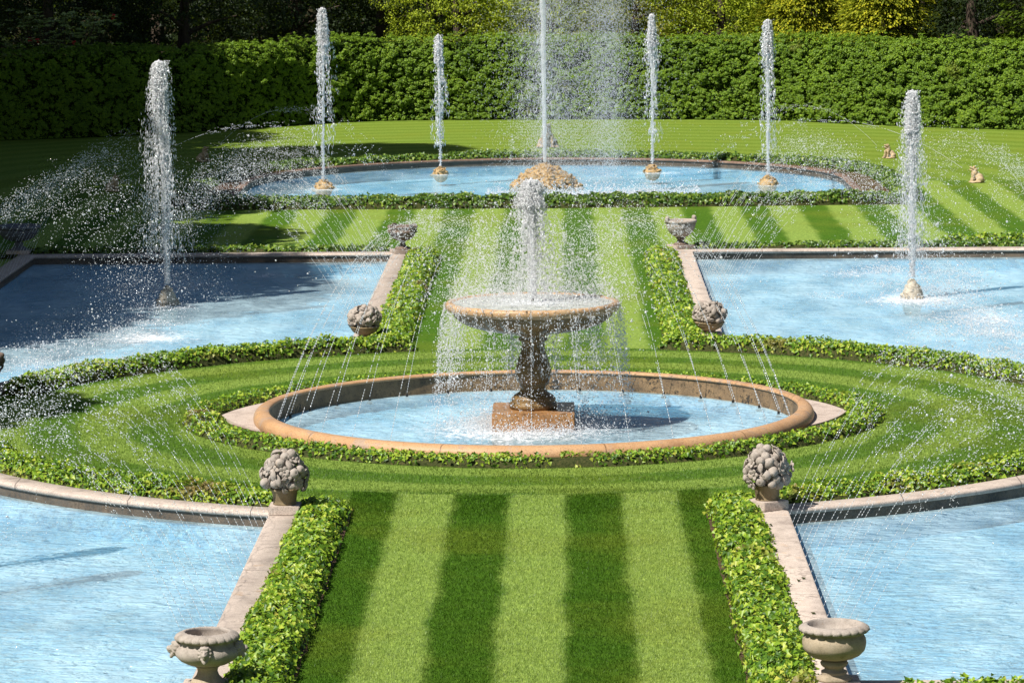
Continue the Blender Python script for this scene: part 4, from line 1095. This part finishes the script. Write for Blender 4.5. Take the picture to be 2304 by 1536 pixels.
# frog jets into the far pool
def frogjet(p0, p1, h, label):
    p0 = np.array(p0, float); p1 = np.array(p1, float)
    vz = math.sqrt(2 * G * (h - p0[2])); T = (vz + math.sqrt(2 * G * (h - p1[2]))) / G
    v = np.array([(p1[0] - p0[0]) / T, (p1[1] - p0[1]) / T, vz])
    streams('frog_jet', label, [p0], [v], .012, 420, ZW, .035, .62, thin=.009, cat='water jet', group='arching jets from the frogs')
frogjet((9.95, 109.4, .42), (4.5, 104.5, 0), 1.75, 'thin arching jet from the upper right frog')
frogjet((11.5, 100.2, .42), (3.5, 100.6, 0), 1.75, 'thin arching jet from the lower right frog')
frogjet((-10.1, 110.3, .42), (-4.5, 105.0, 0), 1.75, 'thin arching jet from the upper left frog')
frogjet((-11.5, 99.7, .42), (-4, 100.6, 0), 1.75, 'thin arching jet from the lower left frog')
frogjet((-.1, 115.4, .78), (-1.1, 108, 0), 2.1, 'thin arching jet from the frog behind the big jet')

def cloud(name, label, P, r, D=None, L=None, m_='spray', cat='water spray'):
    o = link(name, drops_mesh(name, P, r, D, L), M[m_]); return tag(o, label, cat, None, 'stuff')
# spray bursting out of the basin and curtain running off its rim
n = 13000
a = rng.random(n) * 2 * PI; rr = np.sqrt(rng.random(n)) * 1.32 + np.abs(rng.normal(0, .28, n)) * (rng.random(n) < .5)
z = 1.86 + rng.exponential(.16, n) * (1 + .9 * (rr < .6)) + .55 * rng.random(n) * (rng.random(n) < .30)
cloud('water_spray', 'splashing drops leaping above the wide fountain basin', np.stack([rr * np.cos(a), CY + rr * np.sin(a), z], 1), .0055 * rng.lognormal(0, .45, n))
n = 11000
ns_ = 140; sa = rng.random(ns_) * 2 * PI; st = rng.random(ns_) ** .8
pw = .25 + rng.random(ns_) ** 1.3; idx = rng.choice(ns_, n, p=pw / pw.sum()); u = rng.random(n); a = sa[idx] + rng.normal(0, .014, n) * (1 + 4 * u); fallz = 1.84 - u ** .9 * 1.9 * (.35 + .65 * st[idx])
rr = 1.335 + .10 * np.sqrt(np.clip(1.84 - fallz, 0, 3)) + rng.normal(0, .012, n) + .07 * np.abs(rng.normal(0, 1, n)) * u
cloud('water_curtain', 'broken curtain of drops falling off the rim of the fountain basin', np.stack([rr * np.cos(a), CY + rr * np.sin(a), fallz], 1), .0052 * rng.lognormal(0, .45, n), np.array([[0, 0, 1.]]) + rng.normal(0, .1, (n, 3)), .011 * rng.lognormal(0, .3, n), cat='falling water')
# water creeping back under the bowl and dribbling off the baluster
n = 2800
a = rng.random(n) * 2 * PI; u = rng.random(n)
rr = np.interp(u, [0, .35, .5, .75, 1], [1.2, .5, .3, .32, .42]) + np.abs(rng.normal(0, .03, n)) + .02
z = np.interp(u, [0, .35, .5, .75, 1], [1.66, 1.42, 1.2, .6, -.05]) + rng.normal(0, .03, n)
cloud('water_curtain', 'trickles running down the underside of the basin and the dark baluster', np.stack([rr * np.cos(a), CY + rr * np.sin(a), z], 1), .0055 * rng.lognormal(0, .35, n), None, None, cat='falling water')
# loose drops drifting all around the fountain
n = 9000
P = rng.normal(0, 1, (n, 3)) * [1.3, 1.5, .6] + [0, CY, 2.25]; P = P[P[:, 2] > 1.2]
cloud('water_spray', 'loose drops hanging in the air all around the fountain basin', P, .0052 * rng.lognormal(0, .5, len(P)))
n = 9000
a = rng.random(n) * 2 * PI; rr = .65 + np.abs(rng.normal(0, .45, n)); z = -.09 + rng.exponential(.07, n)
cloud('water_splash', 'white splashes leaping round the foot of the fountain', np.stack([rr * np.cos(a), CY + rr * np.sin(a), z], 1), .007 * rng.lognormal(0, .4, n), cat='splash')
# mist veil of the tallest jet
n = 95000
h = rng.random(n) * 9.2
q_ = rng.random(n); x = np.where(q_ < .58, rng.normal(.95, 1.05, n), np.where(q_ < .8, rng.normal(1.75, .30, n), rng.normal(-.05, .45, n)))
P = np.stack([x, 100.6 + rng.normal(0, .6, n), h], 1); P = P[P[:, 2] > ZW]
cloud('mist', 'fine falling veil of mist drifting right of the tallest jet', P, .0046 * rng.lognormal(0, .45, len(P)), np.array([[0.03, 0, 1.]]) + rng.normal(0, .05, (len(P), 3)), .016, 'mist', 'mist')
n = 5000
x = rng.uniform(-1.6, 4.2, n); P = np.stack([x, 97.9 + rng.normal(0, .7, n), ZW + rng.exponential(.10, n)], 1)
cloud('water_splash', 'white splash line in front of the big rock mound', P, .012 * rng.lognormal(0, .4, n), cat='splash')
# splashes where the rows of fine jets land
for (cx, sg, y0, y1, n, lb) in ((8.2, 1, 62, 78, 9000, 'sunlit back right pool'), (-8.2, -1, 62, 78, 7500, 'shaded back left pool'), (-8.3, -1, 38, 46, 4000, 'near left pool'), (8.4, 1, 38, 46, 4000, 'near right pool')):
    k = 60; c = np.stack([cx + rng.normal(0, .75, k), rng.uniform(y0, y1, k)], 1); i = rng.integers(0, k, n)
    P = np.stack([c[i, 0] + rng.normal(0, .28, n), c[i, 1] + rng.normal(0, .30, n), ZW + rng.exponential(.045, n)], 1)
    inside = (np.hypot(P[:, 0], P[:, 1] - CY) > RW + .1) & (np.abs(P[:, 0]) < 11.2)
    P = P[inside]
    cloud('water_splash', 'splash drops where the fine jets fall into the ' + lb, P, (.0085 if y0 > 50 else .007) * rng.lognormal(0, .4, len(P)), cat='splash')

# foam rafts
def foam(x, y, rx, ry, amt, z, label, inside=None):
    V, F, A = [], [], []; K, Rn = 48, 14
    for i in range(Rn):
        t = i / (Rn - 1)
        for j in range(K):
            a = 2 * PI * j / K
            w_ = 1 + .25 * mnoise.noise(Vector((math.cos(a) * 1.5 + x, math.sin(a) * 1.5 + y, 0)))
            V.append((x + rx * t * w_ * math.cos(a), y + ry * t * w_ * math.sin(a), z)); A.append(amt * (1 - t) ** .8)
    F = [(i * K + j, i * K + (j + 1) % K, (i + 1) * K + (j + 1) % K, (i + 1) * K + j) for i in range(Rn - 1) for j in range(K)]
    o = link('foam', np_mesh('foam', V, F, A), M['foam']); tag(o, label, 'foam', None, 'stuff')
foam(-.2, CY - .5, 2.6, 2.6, 1.15, -.094, 'white foam spreading in front of the fountain plinth')
foam(0, CY, 1.15, 1.15, 1.2, 1.818, 'white froth filling the raised fountain basin')
foam(7.45, 72.0, 1.5, 1.8, 1.15, ZW + .005, 'foam round the cream rock cone')
foam(8.6, 68.5, 1.8, 4.2, .8, ZW + .008, 'foam patches where spray lands in the sunlit right pool')
foam(6.6, 77.0, 1.6, 2.0, .72, ZW + .006, 'thin foam near the far end of the sunlit right pool')
foam(-7.45, 71.9, 1.2, 1.6, .95, ZW + .005, 'foam round the grey rock cone')
foam(-7.2, 66.5, 1.8, 2.2, .95, ZW + .008, 'foam patch at the sunlit corner of the back left pool')
foam(-5.9, 77.5, 1.3, 1.4, .8, ZW + .006, 'foam patch near the far end of the back left pool')
foam(1.6, 97.4, 3.6, 1.9, 1.1, ZW + .005, 'wide white foam in front of the big rock mound')
foam(-3.2, 97.2, 2.4, .9, .7, ZW + .007, 'thin foam streak left of the big rock mound')
foam(3.2, 105.6, 1.6, 1.3, .85, ZW + .006, 'foam round the orange rock heap')
foam(-3.1, 105.6, 1.1, 1.1, .8, ZW + .006, 'foam round the brown rock heap')
foam(-6.2, 100.6, 1.3, 1.6, .9, ZW + .006, 'foam round the leftmost rock heap of the farthest pool')
foam(6.2, 100.8, 1.2, 1.4, .8, ZW + .006, 'foam round the rightmost rock heap of the farthest pool')
foam(-8.4, 44.2, 1.5, 1.6, .9, ZW + .005, 'foam at the left edge of the near left pool')
foam(8.0, 43.5, 1.6, 1.8, .65, ZW + .005, 'foam at the right edge of the near right pool')

# fallen leaves on the near right coping
bm = bmesh.new()
P = np.array([(3.16, 41.2, ZC + .012), (3.22, 41.35, ZC + .012), (3.05, 44.9, ZC + .012), (3.2, 39.3, ZC + .01), (2.98, 43.2, ZC + .012)])
for i, p in enumerate(P):
    o = link('fallen_leaf', leaves_mesh('fallen_leaf', np.zeros((1, 3)), np.array([[.1, -.2, 1.]]), .07), M['stems']); o.location = tuple(p)
    tag(o, 'small curled brown leaf lying on the near right coping', 'leaf', 'brown leaves on the near right coping')
bm.free()

# ------------------------------------------------------------------ light, sky, camera
EL = rad(52); hz = math.atan2(.66, .75)
sd = Vector((-math.cos(hz) * math.cos(EL), -math.sin(hz) * math.cos(EL), math.sin(EL)))   # towards the sun
sun = bpy.data.lights.new('Sun', 'SUN'); sun.energy = 5.0; sun.angle = rad(.53); sun.color = (1, .96, .88)
so = bpy.data.objects.new('Sun', sun); COL.objects.link(so); so.rotation_euler = sd.to_track_quat('Z', 'Y').to_euler()
w = bpy.data.worlds.new('World'); SC.world = w; w.use_nodes = True
nt = w.node_tree; sky = nt.nodes.new('ShaderNodeTexSky'); sky.sky_type = 'NISHITA'; sky.sun_disc = False
sky.sun_elevation = EL; sky.sun_rotation = math.atan2(sd.x, sd.y)
nt.links.new(sky.outputs[0], nt.nodes['Background'].inputs[0]); nt.nodes['Background'].inputs[1].default_value = .046
cam = bpy.data.cameras.new('Camera'); co = bpy.data.objects.new('Camera', cam); COL.objects.link(co); SC.camera = co
f, pitch, yaw, roll, cx = 8155.6, .1224, .0144, -.009, .4718
cam.sensor_width = 36; cam.lens = f / 2304 * 36; cam.clip_start = .5; cam.clip_end = 4000
F_ = Vector((-math.sin(yaw) * math.cos(pitch), math.cos(yaw) * math.cos(pitch), -math.sin(pitch)))
Rt = Vector((math.cos(yaw), math.sin(yaw), 0)); Up = Rt.cross(F_)
R2 = math.cos(roll) * Rt + math.sin(roll) * Up; U2 = -math.sin(roll) * Rt + math.cos(roll) * Up
mm = Matrix((R2, U2, -F_)).transposed().to_4x4(); mm.translation = Vector((cx, 0, 8.0)); co.matrix_world = mm
SC.view_settings.view_transform = 'Standard'; SC.view_settings.look = 'None'; SC.view_settings.exposure = 0.66; SC.view_settings.gamma = 1
SC.cycles.max_bounces = 8; SC.cycles.transparent_max_bounces = 24; SC.cycles.diffuse_bounces = 3
SC.cycles.caustics_reflective = False; SC.cycles.caustics_refractive = False
